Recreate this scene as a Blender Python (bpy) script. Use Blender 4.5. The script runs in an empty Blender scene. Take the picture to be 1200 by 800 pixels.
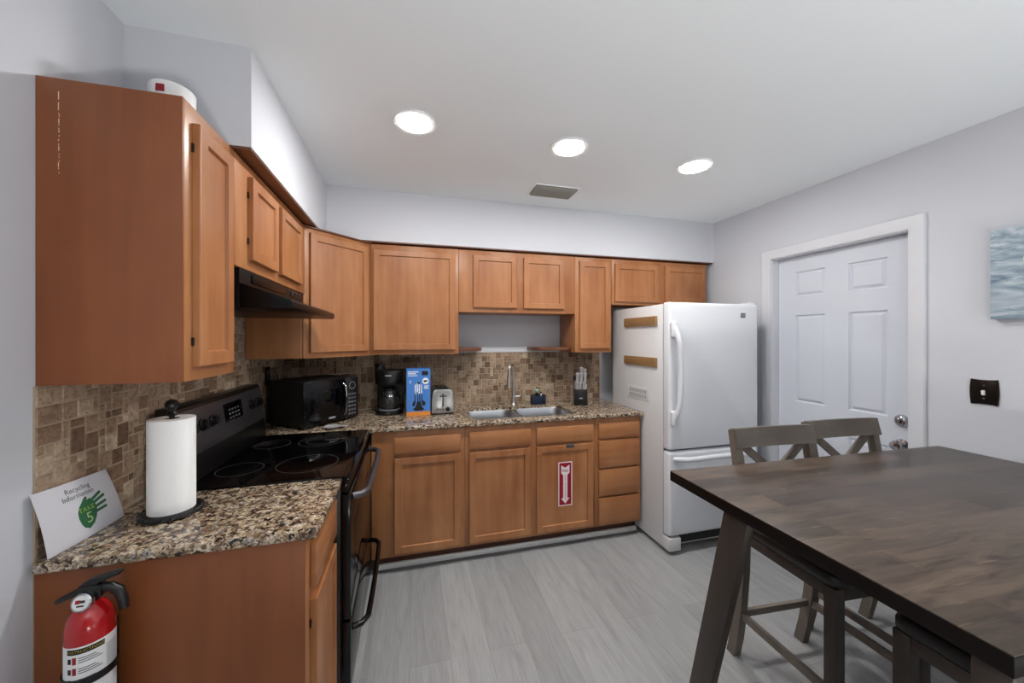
import bpy, bmesh, math, random
from mathutils import Matrix, Vector
random.seed(7)
PI = math.pi
S = bpy.context.scene
COL = S.collection

# ------------------------------------------------------------------ camera
cam = bpy.data.objects.new('camera', bpy.data.cameras.new('camera'))
COL.objects.link(cam)
cam.data.sensor_width = 36.0
cam.data.lens = 36.0 * 428.187 / 1200.0
cam.data.shift_x = 3.83 / 1200.0
cam.data.shift_y = -3.92 / 1200.0
cam.data.clip_start = 0.02
cam.location = (0, 0, 1.4572)
cam.rotation_euler = (PI / 2, 0, -math.radians(15.1363))
S.camera = cam

# ------------------------------------------------------------------ world, light levels, exposure
w = bpy.data.worlds.new('world')
S.world = w
w.use_nodes = True
w.node_tree.nodes['Background'].inputs[0].default_value = (0.8, 0.88, 1.0, 1)
w.node_tree.nodes['Background'].inputs[1].default_value = 0.02
LAMP = 205.0          # radiance of each kitchen downlight
LAMP_REAR_FILL = 52.0     # added unseen downlights behind the viewer, for fill
UPLIGHT_FILL = 125.0      # added unseen uplighters behind the viewer that brighten the ceiling
S.view_settings.view_transform = 'Standard'
S.view_settings.look = 'None'
S.view_settings.gamma = 1.0
S.view_settings.use_curve_mapping = False
S.view_settings.exposure = 0.0

# ------------------------------------------------------------------ room numbers
XL, XR, YB, ZC, YF = -0.891, 2.592, 2.988, 2.470, -3.2
CT = 0.914           # counter top
UZ0, UZ1 = 1.339, 2.105

# ------------------------------------------------------------------ material helpers
def s2l(c):
    return tuple(((v / 255.0) / 12.92 if v <= 10 else (((v / 255.0) + 0.055) / 1.055) ** 2.4) for v in c)

def newmat(name):
    m = bpy.data.materials.new(name); m.use_nodes = True
    nt = m.node_tree
    return m, nt, nt.nodes['Principled BSDF']

def plain(name, rgb, rough=0.5, metal=0.0, spec=0.5, coat=0.0, bump=0.0, bscale=200, trans=0.0, emit=0.0):
    m, nt, b = newmat(name)
    b.inputs['Base Color'].default_value = (*s2l(rgb), 1)
    b.inputs['Roughness'].default_value = rough
    b.inputs['Metallic'].default_value = metal
    b.inputs['Specular IOR Level'].default_value = spec
    b.inputs['Coat Weight'].default_value = coat
    b.inputs['Transmission Weight'].default_value = trans
    if emit:
        b.inputs['Emission Color'].default_value = (1, 0.985, 0.96, 1)
        b.inputs['Emission Strength'].default_value = emit
    tc = nt.nodes.new('ShaderNodeTexCoord')
    n = nt.nodes.new('ShaderNodeTexNoise'); n.inputs['Scale'].default_value = bscale
    nt.links.new(tc.outputs['Object'], n.inputs['Vector'])
    if bump:
        bp = nt.nodes.new('ShaderNodeBump'); bp.inputs['Strength'].default_value = bump
        bp.inputs['Distance'].default_value = 0.002
        nt.links.new(n.outputs['Fac'], bp.inputs['Height']); nt.links.new(bp.outputs['Normal'], b.inputs['Normal'])
    else:   # a little unevenness of the gloss
        mr = nt.nodes.new('ShaderNodeMapRange'); n.inputs['Scale'].default_value = 9
        mr.inputs['To Min'].default_value = max(0.02, rough - 0.03); mr.inputs['To Max'].default_value = min(1, rough + 0.03)
        nt.links.new(n.outputs['Fac'], mr.inputs['Value']); nt.links.new(mr.outputs['Result'], b.inputs['Roughness'])
    return m

def ramp(nt, stops):
    r = nt.nodes.new('ShaderNodeValToRGB')
    e = r.color_ramp.elements
    while len(e) < len(stops): e.new(0.5)
    for i, (p, c) in enumerate(stops):
        e[i].position = p; e[i].color = (*s2l(c), 1)
    return r

def mixc(nt, fac, a, b, mode='MIX'):
    m = nt.nodes.new('ShaderNodeMix'); m.data_type = 'RGBA'; m.blend_type = mode
    if isinstance(fac, float): m.inputs[0].default_value = fac
    else: nt.links.new(fac, m.inputs[0])
    for v, k in ((a, 6), (b, 7)):
        if isinstance(v, tuple): m.inputs[k].default_value = (*s2l(v), 1)
        else: nt.links.new(v, m.inputs[k])
    return m.outputs[2]

def noise(nt, scale, detail=2, vscale=(1, 1, 1), dist=0.0, coord='Object', rough=0.5):
    tc = nt.nodes.new('ShaderNodeTexCoord'); mp = nt.nodes.new('ShaderNodeMapping')
    mp.inputs['Scale'].default_value = vscale
    nt.links.new(tc.outputs[coord], mp.inputs['Vector'])
    n = nt.nodes.new('ShaderNodeTexNoise'); n.inputs['Scale'].default_value = scale
    n.inputs['Detail'].default_value = detail; n.inputs['Distortion'].default_value = dist
    n.inputs['Roughness'].default_value = rough
    nt.links.new(mp.outputs['Vector'], n.inputs['Vector'])
    return n.outputs['Fac']

def wood(name, c0, c1, c2, vs, rough=0.36, blotch=4.0, grain=22.0, spec=0.5, amount=0.4):
    m, nt, b = newmat(name)
    g = noise(nt, grain, 5, vs, 0.4)
    r = ramp(nt, [(0.30, c0), (0.50, c1), (0.72, c2)])
    nt.links.new(g, r.inputs['Fac'])
    bl = noise(nt, blotch, 3, (1, 1, 0.6), 0.3)
    r2 = ramp(nt, [(0.32, c0), (0.52, c1), (0.70, c2)])
    nt.links.new(bl, r2.inputs['Fac'])
    col = mixc(nt, amount, r2.outputs['Color'], r.outputs['Color'])
    nt.links.new(col, b.inputs['Base Color'])
    b.inputs['Roughness'].default_value = rough
    b.inputs['Specular IOR Level'].default_value = spec
    bp = nt.nodes.new('ShaderNodeBump'); bp.inputs['Strength'].default_value = 0.06; bp.inputs['Distance'].default_value = 0.001
    nt.links.new(g, bp.inputs['Height']); nt.links.new(bp.outputs['Normal'], b.inputs['Normal'])
    return m

M = {}
M['wall'] = plain('wall_paint', (205, 207, 213), 0.75, spec=0.25, bump=0.05, bscale=160)
M['wallfront'] = plain('low_bounce_wall_paint', (120, 116, 112), 0.8, spec=0.2)  # unseen wall, toned dark to cut light bounced back into the kitchen
M['ceil'] = plain('ceiling_paint', (233, 238, 241), 0.8, spec=0.2, bump=0.05, bscale=120)
M['trim'] = plain('white_trim_paint', (212, 213, 218), 0.4, spec=0.4)
M['door'] = plain('white_door_paint', (206, 210, 219), 0.4, spec=0.4)
WC = ((143, 87, 50), (165, 110, 69), (186, 133, 90))
M['wood'] = wood('cinnamon_maple', *WC, (1, 1, 0.07))
M['woodh'] = wood('cinnamon_maple_horizontal', *WC, (0.07, 0.07, 1))
M['woodend_shaded'] = wood('cinnamon_end_shaded', (118, 64, 32), (131, 73, 37), (142, 82, 42), (1, 1, 0.07), rough=0.45)  # cabinet wood darkened for the weaker light on the end panels
M['crown'] = wood('dark_cabinet_moulding', (88, 50, 32), (102, 60, 40), (118, 72, 48), (0.2, 0.2, 1), rough=0.4)
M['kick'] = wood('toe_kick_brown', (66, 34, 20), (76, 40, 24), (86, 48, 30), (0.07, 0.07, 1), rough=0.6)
M['bamboo'] = wood('bamboo', (132, 100, 62), (150, 116, 76), (166, 132, 90), (1, 0.08, 1), rough=0.5, amount=0.8)
M['tabletop'] = wood('dark_stained_planks', (58, 44, 36), (86, 68, 56), (112, 92, 76), (0.05, 1, 1), rough=0.33, blotch=3.0, grain=16, amount=0.55)
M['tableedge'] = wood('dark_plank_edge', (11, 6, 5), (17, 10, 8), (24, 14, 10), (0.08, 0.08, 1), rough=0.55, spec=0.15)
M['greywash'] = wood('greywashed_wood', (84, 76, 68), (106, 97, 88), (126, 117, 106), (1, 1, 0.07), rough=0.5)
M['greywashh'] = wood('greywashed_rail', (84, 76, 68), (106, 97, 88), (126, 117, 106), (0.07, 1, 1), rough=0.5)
M['legwash_shaded'] = wood('greywash_leg_shaded', (46, 39, 34), (58, 50, 44), (70, 61, 54), (1, 1, 0.07), rough=0.5)  # greywash with the shade under the table put into its colour
M['leather'] = plain('black_vinyl', (16, 16, 18), 0.42, bump=0.35, bscale=260)
M['black'] = plain('black_plastic', (13, 13, 14), 0.35)
M['blackmatte'] = plain('black_matte', (14, 14, 15), 0.6)
M['blackgloss'] = plain('black_gloss', (7, 7, 9), 0.16, spec=0.35)
M['hood'] = plain('black_hood_enamel', (5, 5, 7), 0.34, spec=0.2)
M['keys'] = plain('key_print', (92, 93, 96), 0.5)
M['satin'] = plain('satin_steel', (196, 196, 198), 0.42, metal=0.45)
M['glassblk'] = plain('black_ceramic_glass', (4, 4, 5), 0.07, spec=0.28)
M['slate'] = plain('dark_stainless', (96, 94, 98), 0.36, metal=0.75)
M['ring'] = plain('burner_ring_print', (58, 58, 60), 0.3)
M['steel'] = plain('brushed_steel', (186, 186, 186), 0.28, metal=1.0)
M['steelsink'] = plain('sink_steel', (176, 178, 182), 0.3, metal=1.0)
M['chrome'] = plain('chrome', (190, 190, 194), 0.12, metal=1.0)
M['nickel'] = plain('brushed_nickel', (196, 191, 186), 0.3, metal=1.0)
M['fridge'] = plain('white_enamel', (222, 224, 229), 0.3, bump=0.06, bscale=500)
M['fridgeside'] = plain('white_enamel_side', (216, 216, 217), 0.4, bump=0.15, bscale=420)
M['gasket'] = plain('grey_gasket', (120, 121, 124), 0.6)
M['gasketl'] = plain('pale_grey_print', (176, 176, 178), 0.6)
M['paper'] = plain('white_paper', (232, 232, 232), 0.8, spec=0.2)
M['papercard'] = plain('paper_card', (216, 216, 222), 0.6, spec=0.3)
M['towel'] = plain('paper_towel', (250, 250, 249), 0.9, spec=0.1, bump=0.25, bscale=190)
M['cardboard'] = plain('paper_core', (170, 140, 105), 0.9)
M['red'] = plain('red_enamel', (172, 12, 20), 0.22, coat=0.5)
M['redsign'] = plain('red_sign', (152, 12, 38), 0.4)
M['whitesign'] = plain('white_sign', (236, 224, 226), 0.45)
M['ink'] = plain('dark_ink', (46, 46, 52), 0.7)
M['inkblk'] = plain('black_ink', (14, 14, 14), 0.6)
M['greend'] = plain('dark_green_ink', (44, 104, 66), 0.6)
M['greenl'] = plain('lime_green_ink', (176, 208, 84), 0.6)
M['greenp'] = plain('pale_green_ink', (206, 226, 160), 0.6)
M['blue'] = plain('blue_carton', (62, 124, 202), 0.35)
M['blued'] = plain('dark_blue_carton', (26, 44, 96), 0.4)
M['orange'] = plain('orange_print', (226, 142, 60), 0.4)
M['navy'] = plain('navy_plastic', (20, 33, 56), 0.35)
M['mint'] = plain('mint_plastic', (132, 168, 148), 0.5)
M['white'] = plain('white_plastic', (235, 235, 235), 0.4)
M['greyp'] = plain('grey_plastic', (150, 152, 156), 0.4)
M['dkgrey'] = plain('dark_grey_plastic', (70, 72, 74), 0.5)
M['ventgrey'] = plain('vent_metal', (148, 146, 140), 0.5, metal=0.3)
M['ventdark'] = plain('vent_inside', (36, 34, 30), 0.8)
M['bronze'] = plain('dark_bronze', (28, 20, 17), 0.3, metal=0.4)
M['yellow'] = plain('yellow_ink', (214, 190, 60), 0.6)
M['grout'] = plain('tile_grout', (172, 156, 136), 0.9, spec=0.1)
M['shoe'] = plain('white_shoe_strip', (240, 240, 240), 0.5)
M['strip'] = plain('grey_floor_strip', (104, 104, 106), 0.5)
M['lens'] = plain('lit_lens', (255, 255, 255), 0.5, emit=LAMP)
M['uplens_fill'] = plain('lit_fill_uplight_lens', (255, 255, 255), 0.5, emit=UPLIGHT_FILL)
M['lens_rear_fill'] = plain('lit_lens_rear_fill', (255, 255, 255), 0.5, emit=LAMP_REAR_FILL)

def mat_glass():
    m, nt, b = newmat('carafe_glass')
    b.inputs['Base Color'].default_value = (0.25, 0.25, 0.26, 1)
    b.inputs['Roughness'].default_value = 0.03
    b.inputs['Transmission Weight'].default_value = 0.9
    return m
M['glass'] = mat_glass()

def mat_granite():
    m, nt, b = newmat('speckled_granite')
    tc = nt.nodes.new('ShaderNodeTexCoord')
    def vor(scale, rnd=1.0):
        n1 = nt.nodes.new('ShaderNodeTexNoise'); n1.inputs['Scale'].default_value = scale * 0.8; n1.inputs['Detail'].default_value = 3
        nt.links.new(tc.outputs['Object'], n1.inputs['Vector'])
        ad = nt.nodes.new('ShaderNodeMix'); ad.data_type = 'RGBA'; ad.blend_type = 'LINEAR_LIGHT'; ad.inputs[0].default_value = 0.018
        nt.links.new(tc.outputs['Object'], ad.inputs[6]); nt.links.new(n1.outputs['Color'], ad.inputs[7])
        v = nt.nodes.new('ShaderNodeTexVoronoi'); v.inputs['Scale'].default_value = scale; v.inputs['Randomness'].default_value = rnd
        nt.links.new(ad.outputs[2], v.inputs['Vector'])
        sp = nt.nodes.new('ShaderNodeSeparateColor'); nt.links.new(v.outputs['Color'], sp.inputs['Color'])
        return sp, v
    a, av = vor(85)
    r = ramp(nt, [(0.0, (70, 52, 42)), (0.12, (128, 104, 84)), (0.34, (176, 152, 124)), (0.56, (198, 180, 154)), (0.78, (214, 198, 176)), (0.92, (168, 160, 152))])
    r.color_ramp.interpolation = 'CONSTANT'
    nt.links.new(a.outputs['Red'], r.inputs['Fac'])
    dk = noise(nt, 58, 5, (1, 1, 1), 0.8, rough=0.65)
    dr = ramp(nt, [(0.0, (255, 255, 255)), (0.40, (255, 255, 255)), (0.45, (0, 0, 0))])
    nt.links.new(dk, dr.inputs['Fac'])
    c1 = mixc(nt, dr.outputs['Color'], r.outputs['Color'], (30, 25, 23))
    br = noise(nt, 26, 4, (1, 1, 1), 1.0)
    brr = ramp(nt, [(0.56, (0, 0, 0)), (0.63, (190, 190, 190))])
    nt.links.new(br, brr.inputs['Fac'])
    c2 = mixc(nt, brr.outputs['Color'], c1, (112, 84, 62))
    g2 = noise(nt, 150, 3)
    gr = ramp(nt, [(0.34, (120, 120, 120)), (0.60, (255, 255, 255))])
    nt.links.new(g2, gr.inputs['Fac'])
    c3 = mixc(nt, 0.75, c2, gr.outputs['Color'], 'MULTIPLY')
    nt.links.new(c3, b.inputs['Base Color'])
    b.inputs['Roughness'].default_value = 0.16
    return m
M['granite'] = mat_granite()

def mat_tile():
    m, nt, b = newmat('tumbled_travertine')
    at = nt.nodes.new('ShaderNodeAttribute'); at.attribute_name = 'tone'
    r = ramp(nt, [(0.0, (112, 87, 68)), (0.30, (142, 115, 93)), (0.60, (166, 142, 119)), (0.85, (182, 160, 137)), (1.0, (196, 176, 153))])
    nt.links.new(at.outputs['Fac'], r.inputs['Fac'])
    n = noise(nt, 60, 5, (1, 1, 1), 0.5, rough=0.65)
    nr = ramp(nt, [(0.30, (150, 146, 140)), (0.55, (255, 255, 255))])
    nt.links.new(n, nr.inputs['Fac'])
    c = mixc(nt, 0.8, r.outputs['Color'], nr.outputs['Color'], 'MULTIPLY')
    p = noise(nt, 170, 3, (1, 1, 1))
    pr_ = ramp(nt, [(0.66, (0, 0, 0)), (0.72, (200, 200, 200))])
    nt.links.new(p, pr_.inputs['Fac'])
    c = mixc(nt, pr_.outputs['Color'], c, (196, 178, 156))
    nt.links.new(c, b.inputs['Base Color'])
    b.inputs['Roughness'].default_value = 0.55
    b.inputs['Specular IOR Level'].default_value = 0.35
    bp = nt.nodes.new('ShaderNodeBump'); bp.inputs['Strength'].default_value = 0.4; bp.inputs['Distance'].default_value = 0.002
    nt.links.new(n, bp.inputs['Height']); nt.links.new(bp.outputs['Normal'], b.inputs['Normal'])
    return m
M['tile'] = mat_tile()

def mat_floor():
    m, nt, b = newmat('grey_vinyl_planks')
    tc = nt.nodes.new('ShaderNodeTexCoord'); mp = nt.nodes.new('ShaderNodeMapping')
    mp.inputs['Rotation'].default_value = (0, 0, PI / 2)
    nt.links.new(tc.outputs['Object'], mp.inputs['Vector'])
    bk = nt.nodes.new('ShaderNodeTexBrick')
    bk.offset = 0.37; bk.squash = 1.0
    for k, v in (('Scale', 1.0), ('Mortar Size', 0.0008), ('Brick Width', 1.22), ('Row Height', 0.18), ('Bias', 0.0)): bk.inputs[k].default_value = v
    bk.inputs['Color1'].default_value = (*s2l((158, 159, 159)), 1)
    bk.inputs['Color2'].default_value = (*s2l((174, 175, 175)), 1)
    bk.inputs['Mortar'].default_value = (*s2l((140, 139, 137)), 1)
    nt.links.new(mp.outputs['Vector'], bk.inputs['Vector'])
    g = noise(nt, 7, 6, (3.2, 0.35, 1), 0.9, rough=0.6)
    gr = ramp(nt, [(0.30, (222, 221, 220)), (0.50, (242, 242, 242)), (0.70, (255, 255, 255))])
    nt.links.new(g, gr.inputs['Fac'])
    c = mixc(nt, 0.8, bk.outputs['Color'], gr.outputs['Color'], 'MULTIPLY')
    g2 = noise(nt, 60, 4, (2.6, 0.12, 1), 0.2)
    gr2 = ramp(nt, [(0.30, (230, 230, 230)), (0.60, (255, 255, 255))])
    nt.links.new(g2, gr2.inputs['Fac'])
    c = mixc(nt, 0.6, c, gr2.outputs['Color'], 'MULTIPLY')
    nt.links.new(c, b.inputs['Base Color'])
    b.inputs['Roughness'].default_value = 0.42
    b.inputs['Specular IOR Level'].default_value = 0.35
    return m
M['floor'] = mat_floor()

def mat_planks():
    # dark stained table top: planks along x, each of its own tone, long grain
    m, nt, b = newmat('dark_stained_table_planks')
    tc = nt.nodes.new('ShaderNodeTexCoord')
    bk = nt.nodes.new('ShaderNodeTexBrick'); bk.offset = 0.43
    for k, v in (('Scale', 1.0), ('Mortar Size', 0.0), ('Brick Width', 0.62), ('Row Height', 0.085), ('Bias', 0.0)): bk.inputs[k].default_value = v
    bk.inputs['Color1'].default_value = (*s2l((66, 55, 47)), 1)
    bk.inputs['Color2'].default_value = (*s2l((104, 89, 77)), 1)
    nt.links.new(tc.outputs['Object'], bk.inputs['Vector'])
    g = noise(nt, 9, 6, (0.45, 3.4, 1), 1.2, rough=0.6)
    gr = ramp(nt, [(0.30, (120, 112, 106)), (0.46, (205, 200, 196)), (0.70, (255, 252, 247))])
    nt.links.new(g, gr.inputs['Fac'])
    c = mixc(nt, 0.9, bk.outputs['Color'], gr.outputs['Color'], 'MULTIPLY')
    sc = noise(nt, 14, 3, (0.5, 7, 1), 0.3)
    sr = ramp(nt, [(0.64, (0, 0, 0)), (0.74, (150, 150, 150))])
    nt.links.new(sc, sr.inputs['Fac'])
    c = mixc(nt, sr.outputs['Color'], c, (150, 126, 104))
    nt.links.new(c, b.inputs['Base Color'])
    rr = nt.nodes.new('ShaderNodeMapRange'); rr.inputs['To Min'].default_value = 0.26; rr.inputs['To Max'].default_value = 0.42
    nt.links.new(g, rr.inputs['Value']); nt.links.new(rr.outputs['Result'], b.inputs['Roughness'])
    return m
M['planks'] = mat_planks()

def mat_sea():
    m, nt, b = newmat('painted_sea')
    n = noise(nt, 7, 6, (1, 0.8, 3.4), 1.6, rough=0.6)
    r = ramp(nt, [(0.30, (84, 96, 122)), (0.40, (124, 144, 162)), (0.54, (158, 176, 186)), (0.70, (204, 210, 216))])
    nt.links.new(n, r.inputs['Fac'])
    # a paler calm band in the lower third of the canvas
    tc = nt.nodes.new('ShaderNodeTexCoord'); sp = nt.nodes.new('ShaderNodeSeparateXYZ')
    nt.links.new(tc.outputs['Object'], sp.inputs['Vector'])
    rz = ramp(nt, [(0.10, (0, 0, 0)), (0.16, (190, 190, 190)), (0.27, (190, 190, 190)), (0.30, (0, 0, 0))])
    mr = nt.nodes.new('ShaderNodeMapRange'); mr.inputs['From Max'].default_value = 0.40
    nt.links.new(sp.outputs['Z'], mr.inputs['Value']); nt.links.new(mr.outputs['Result'], rz.inputs['Fac'])
    c = mixc(nt, rz.outputs['Color'], r.outputs['Color'], (186, 194, 208))
    nt.links.new(c, b.inputs['Base Color'])
    b.inputs['Roughness'].default_value = 0.6
    return m
M['sea'] = mat_sea()

# ------------------------------------------------------------------ mesh builder
class MB:
    def __init__(self): self.bm = bmesh.new(); self.round = False
    def _add(self, b, mi=0, mtx=None):
        if mtx is not None: b.transform(mtx)
        for f in b.faces: f.material_index = mi
        me = bpy.data.meshes.new('tmp'); b.to_mesh(me); b.free()
        self.bm.from_mesh(me); bpy.data.meshes.remove(me)
        return self
    def box(self, a, c, bev=0.0, mi=0, mtx=None, seg=2):
        b = bmesh.new(); bmesh.ops.create_cube(b, size=1.0)
        lo = [min(a[i], c[i]) for i in range(3)]; hi = [max(a[i], c[i]) for i in range(3)]
        for v in b.verts:
            v.co = Vector([lo[i] + (v.co[i] + 0.5) * (hi[i] - lo[i]) for i in range(3)])
        if bev: bmesh.ops.bevel(b, geom=list(b.edges), offset=bev, segments=seg, affect='EDGES', profile=0.5)
        return self._add(b, mi, mtx)
    def loft(self, loops, mi=0, cap0=True, cap1=True, mtx=None, closed=True):
        self.round = True
        b = bmesh.new(); rows = [[b.verts.new(p) for p in lp] for lp in loops]
        n = len(rows[0])
        for i in range(len(rows) - 1):
            for j in range(n if closed else n - 1):
                k = (j + 1) % n
                b.faces.new((rows[i][j], rows[i][k], rows[i + 1][k], rows[i + 1][j]))
        if cap0: b.faces.new(list(reversed(rows[0])))
        if cap1: b.faces.new(rows[-1])
        bmesh.ops.recalc_face_normals(b, faces=b.faces)
        return self._add(b, mi, mtx)
    def lathe(self, prof, c=(0, 0, 0), n=32, mi=0, mtx=None):
        lp = []
        for r, z in prof:
            r = max(r, 1e-4)
            lp.append([(c[0] + r * math.cos(2 * PI * k / n), c[1] + r * math.sin(2 * PI * k / n), c[2] + z) for k in range(n)])
        return self.loft(lp, mi, True, True, mtx)
    def ring(self, r0, r1, z0, z1, c=(0, 0, 0), n=48, mi=0, mtx=None):
        self.round = True
        b = bmesh.new(); q = []
        for r, z in ((r0, z0), (r1, z0), (r1, z1), (r0, z1)):
            q.append([b.verts.new((c[0] + r * math.cos(2 * PI * k / n), c[1] + r * math.sin(2 * PI * k / n), c[2] + z)) for k in range(n)])
        for i in range(4):
            for k in range(n):
                b.faces.new((q[i][k], q[i][(k + 1) % n], q[(i + 1) % 4][(k + 1) % n], q[(i + 1) % 4][k]))
        bmesh.ops.recalc_face_normals(b, faces=b.faces)
        return self._add(b, mi, mtx)
    def cyl(self, p0, p1, r0, r1=None, n=20, mi=0, mtx=None):
        return self.tube([p0, p1], [r0, r0 if r1 is None else r1], n, mi, mtx)
    def tube(self, pts, r, n=12, mi=0, mtx=None, flat=None):
        pts = [Vector(p) for p in pts]
        rs = r if isinstance(r, (list, tuple)) else [r] * len(pts)
        lp = []; up = None
        for i, p in enumerate(pts):
            t = (pts[min(i + 1, len(pts) - 1)] - pts[max(i - 1, 0)]).normalized()
            if up is None:
                up = Vector((0, 0, 1)) if abs(t.z) < 0.9 else Vector((1, 0, 0))
            up = (up - t * up.dot(t)).normalized(); sd = t.cross(up)
            f = flat or 1.0
            lp.append([tuple(p + sd * math.cos(2 * PI * k / n) * rs[i] + up * math.sin(2 * PI * k / n) * rs[i] * f) for k in range(n)])
        return self.loft(lp, mi, True, True, mtx)
    def prism(self, poly, axis, a0, a1, mi=0, mtx=None, bev=0.0):
        def pt(u, v, h): return {'x': (h, u, v), 'y': (u, h, v), 'z': (u, v, h)}[axis]
        b = bmesh.new()
        lo = [b.verts.new(pt(u, v, a0)) for u, v in poly]; hi = [b.verts.new(pt(u, v, a1)) for u, v in poly]
        n = len(poly)
        b.faces.new(lo); b.faces.new(list(reversed(hi)))
        for i in range(n): b.faces.new((lo[i], hi[i], hi[(i + 1) % n], lo[(i + 1) % n]))
        bmesh.ops.recalc_face_normals(b, faces=b.faces)
        if bev: bmesh.ops.bevel(b, geom=list(b.edges), offset=bev, segments=2, affect='EDGES', profile=0.5)
        return self._add(b, mi, mtx)
    def shaker(self, x0, x1, z0, z1, y0=-0.02, y1=0.0, fr=0.052, dep=0.009, mi=0, mtx=None):
        # shaker door: front at y0 (towards -y) with a recessed flat panel
        b = bmesh.new(); bmesh.ops.create_cube(b, size=1.0)
        lo = (x0, y0, z0); hi = (x1, y1, z1)
        for v in b.verts: v.co = Vector([lo[i] + (v.co[i] + 0.5) * (hi[i] - lo[i]) for i in range(3)])
        f = [f for f in b.faces if f.normal.y < -0.9]
        ed = list(f[0].edges)
        res = bmesh.ops.bevel(b, geom=ed, offset=0.0035, segments=2, affect='EDGES', profile=0.5)
        f = max((f for f in b.faces if f.normal.y < -0.99), key=lambda q: q.calc_area())
        bmesh.ops.inset_region(b, faces=[f], thickness=fr, depth=0)
        bmesh.ops.inset_region(b, faces=[f], thickness=0.005, depth=-dep)
        return self._add(b, mi, mtx)
    def build(self, name, mats, parent=None, smooth=True, local=False, angle=None):
        if angle is None: angle = 35 if self.round else 25
        me = bpy.data.meshes.new(name)
        if parent is not None and not local:
            self.bm.transform(parent.matrix_basis.inverted())
        self.bm.to_mesh(me); self.bm.free()
        if not isinstance(mats, (list, tuple)): mats = [mats]
        for m in mats: me.materials.append(m)
        if smooth:
            for p in me.polygons: p.use_smooth = True
            me.set_sharp_from_angle(angle=math.radians(angle))
        o = bpy.data.objects.new(name, me); COL.objects.link(o)
        if parent is not None: o.parent = parent
        return o

def thing(name, label, cat, loc=(0, 0, 0), rotz=0.0, group=None):
    o = bpy.data.objects.new(name, None); COL.objects.link(o)
    o.empty_display_size = 0.05
    o.matrix_basis = Matrix.Translation(loc) @ Matrix.Rotation(rotz, 4, 'Z')
    o['label'] = label; o['category'] = cat
    if group: o['group'] = group
    return o
def tag(o, label, cat, group=None):
    o['label'] = label; o['category'] = cat
    if group: o['group'] = group
    return o
def struct(o, label=None):
    o['kind'] = 'structure'
    if label: o['label'] = label
    return o
def kids(o): return [c for c in COL.objects if c.parent == o]
def copy_tree(o, parent=None):
    c = o.copy(); COL.objects.link(c); c.parent = parent
    for k in kids(o): copy_tree(k, c)
    return c
def recentre(o, p):
    """put a single-mesh thing's origin at p"""
    o.data.transform(Matrix.Translation(-Vector(p))); o.location = p
    return o

def text_mb(mb, s, size, mtx, mi=0, depth=0.0006, align='CENTER', bend=None, space=1.0, line=1.0):
    """lettering; x right, z up, facing -y in the frame of mtx"""
    cu = bpy.data.curves.new('t', 'FONT'); cu.body = s; cu.size = size; cu.align_x = align; cu.align_y = 'CENTER'
    cu.extrude = depth / 2; cu.space_character = space; cu.space_line = line; cu.resolution_u = 3
    ob = bpy.data.objects.new('t', cu); COL.objects.link(ob)
    dg = bpy.context.evaluated_depsgraph_get(); dg.update()
    me = bpy.data.meshes.new_from_object(ob.evaluated_get(dg))
    bpy.data.objects.remove(ob); bpy.data.curves.remove(cu)
    b = bmesh.new(); b.from_mesh(me); bpy.data.meshes.remove(me)
    b.transform(Matrix.Rotation(PI / 2, 4, 'X'))
    if bend:
        for v in b.verts: v.co = Vector(bend(v.co.x, v.co.y, v.co.z))
    mb._add(b, mi, mtx)

def T(x, y, z): return Matrix.Translation((x, y, z))
def RZ(a): return Matrix.Rotation(a, 4, 'Z')
def RX(a): return Matrix.Rotation(a, 4, 'X')
def RY(a): return Matrix.Rotation(a, 4, 'Y')
def rrect(x0, x1, y0, y1, r, n=5):
    pts = []
    for cx, cy, a in ((x1 - r, y1 - r, 0), (x0 + r, y1 - r, PI / 2), (x0 + r, y0 + r, PI), (x1 - r, y0 + r, 1.5 * PI)):
        for k in range(n + 1):
            t = a + PI / 2 * k / n
            pts.append((cx + r * math.cos(t), cy + r * math.sin(t)))
    return pts

# ================================================================== ROOM
o = MB().box((XL - 0.12, YF - 0.12, -0.1), (XR + 0.12, YB + 0.12, 0)).build('floor', M['floor'], smooth=False); struct(o)
o = MB().box((XL - 0.12, YF - 0.12, ZC), (XR + 0.12, YB + 0.12, ZC + 0.1)).build('ceiling', M['ceil'], smooth=False); struct(o)
o = MB().box((XL - 0.12, YF, 0), (XL, YB, ZC)).build('wall_left', M['wall'], smooth=False); struct(o)
o = MB().box((XL - 0.12, YB, 0), (XR + 0.12, YB + 0.12, ZC)).build('wall_back', M['wall'], smooth=False); struct(o)
o = MB().box((XL - 0.12, YF - 0.12, 0), (XR + 0.12, YF, ZC)).build('wall_front', M['wallfront'], smooth=False); struct(o)
DY0, DY1, DZ = 1.328, 2.115, 2.047
mb = MB()
mb.box((XR, YF, 0), (XR + 0.12, DY0, ZC)); mb.box((XR, DY1, 0), (XR + 0.12, YB, ZC)); mb.box((XR, DY0, DZ), (XR + 0.12, DY1, ZC))
o = mb.build('wall_right', M['wall'], smooth=False); struct(o)
# soffit above the wall cabinets: a left run and a back run
SX, SY, SZ, SN = -0.5334, 2.6444, 2.1223, 1.463
o = MB().prism([(XL, SN), (SX, SN), (SX, SY), (XR, SY), (XR, YB), (XL, YB)], 'z', SZ, ZC).build('wall_soffit', M['wall'], smooth=False); struct(o)
o = MB().prism([(XL, SN + .004), (SX - .003, SN + .004), (SX - .003, SY + .003), (XR - .012, SY + .003), (XR - .012, YB), (XL, YB)], 'z', SZ - 0.008, SZ).build('trim_1', M['crown'], smooth=False); struct(o)

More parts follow.
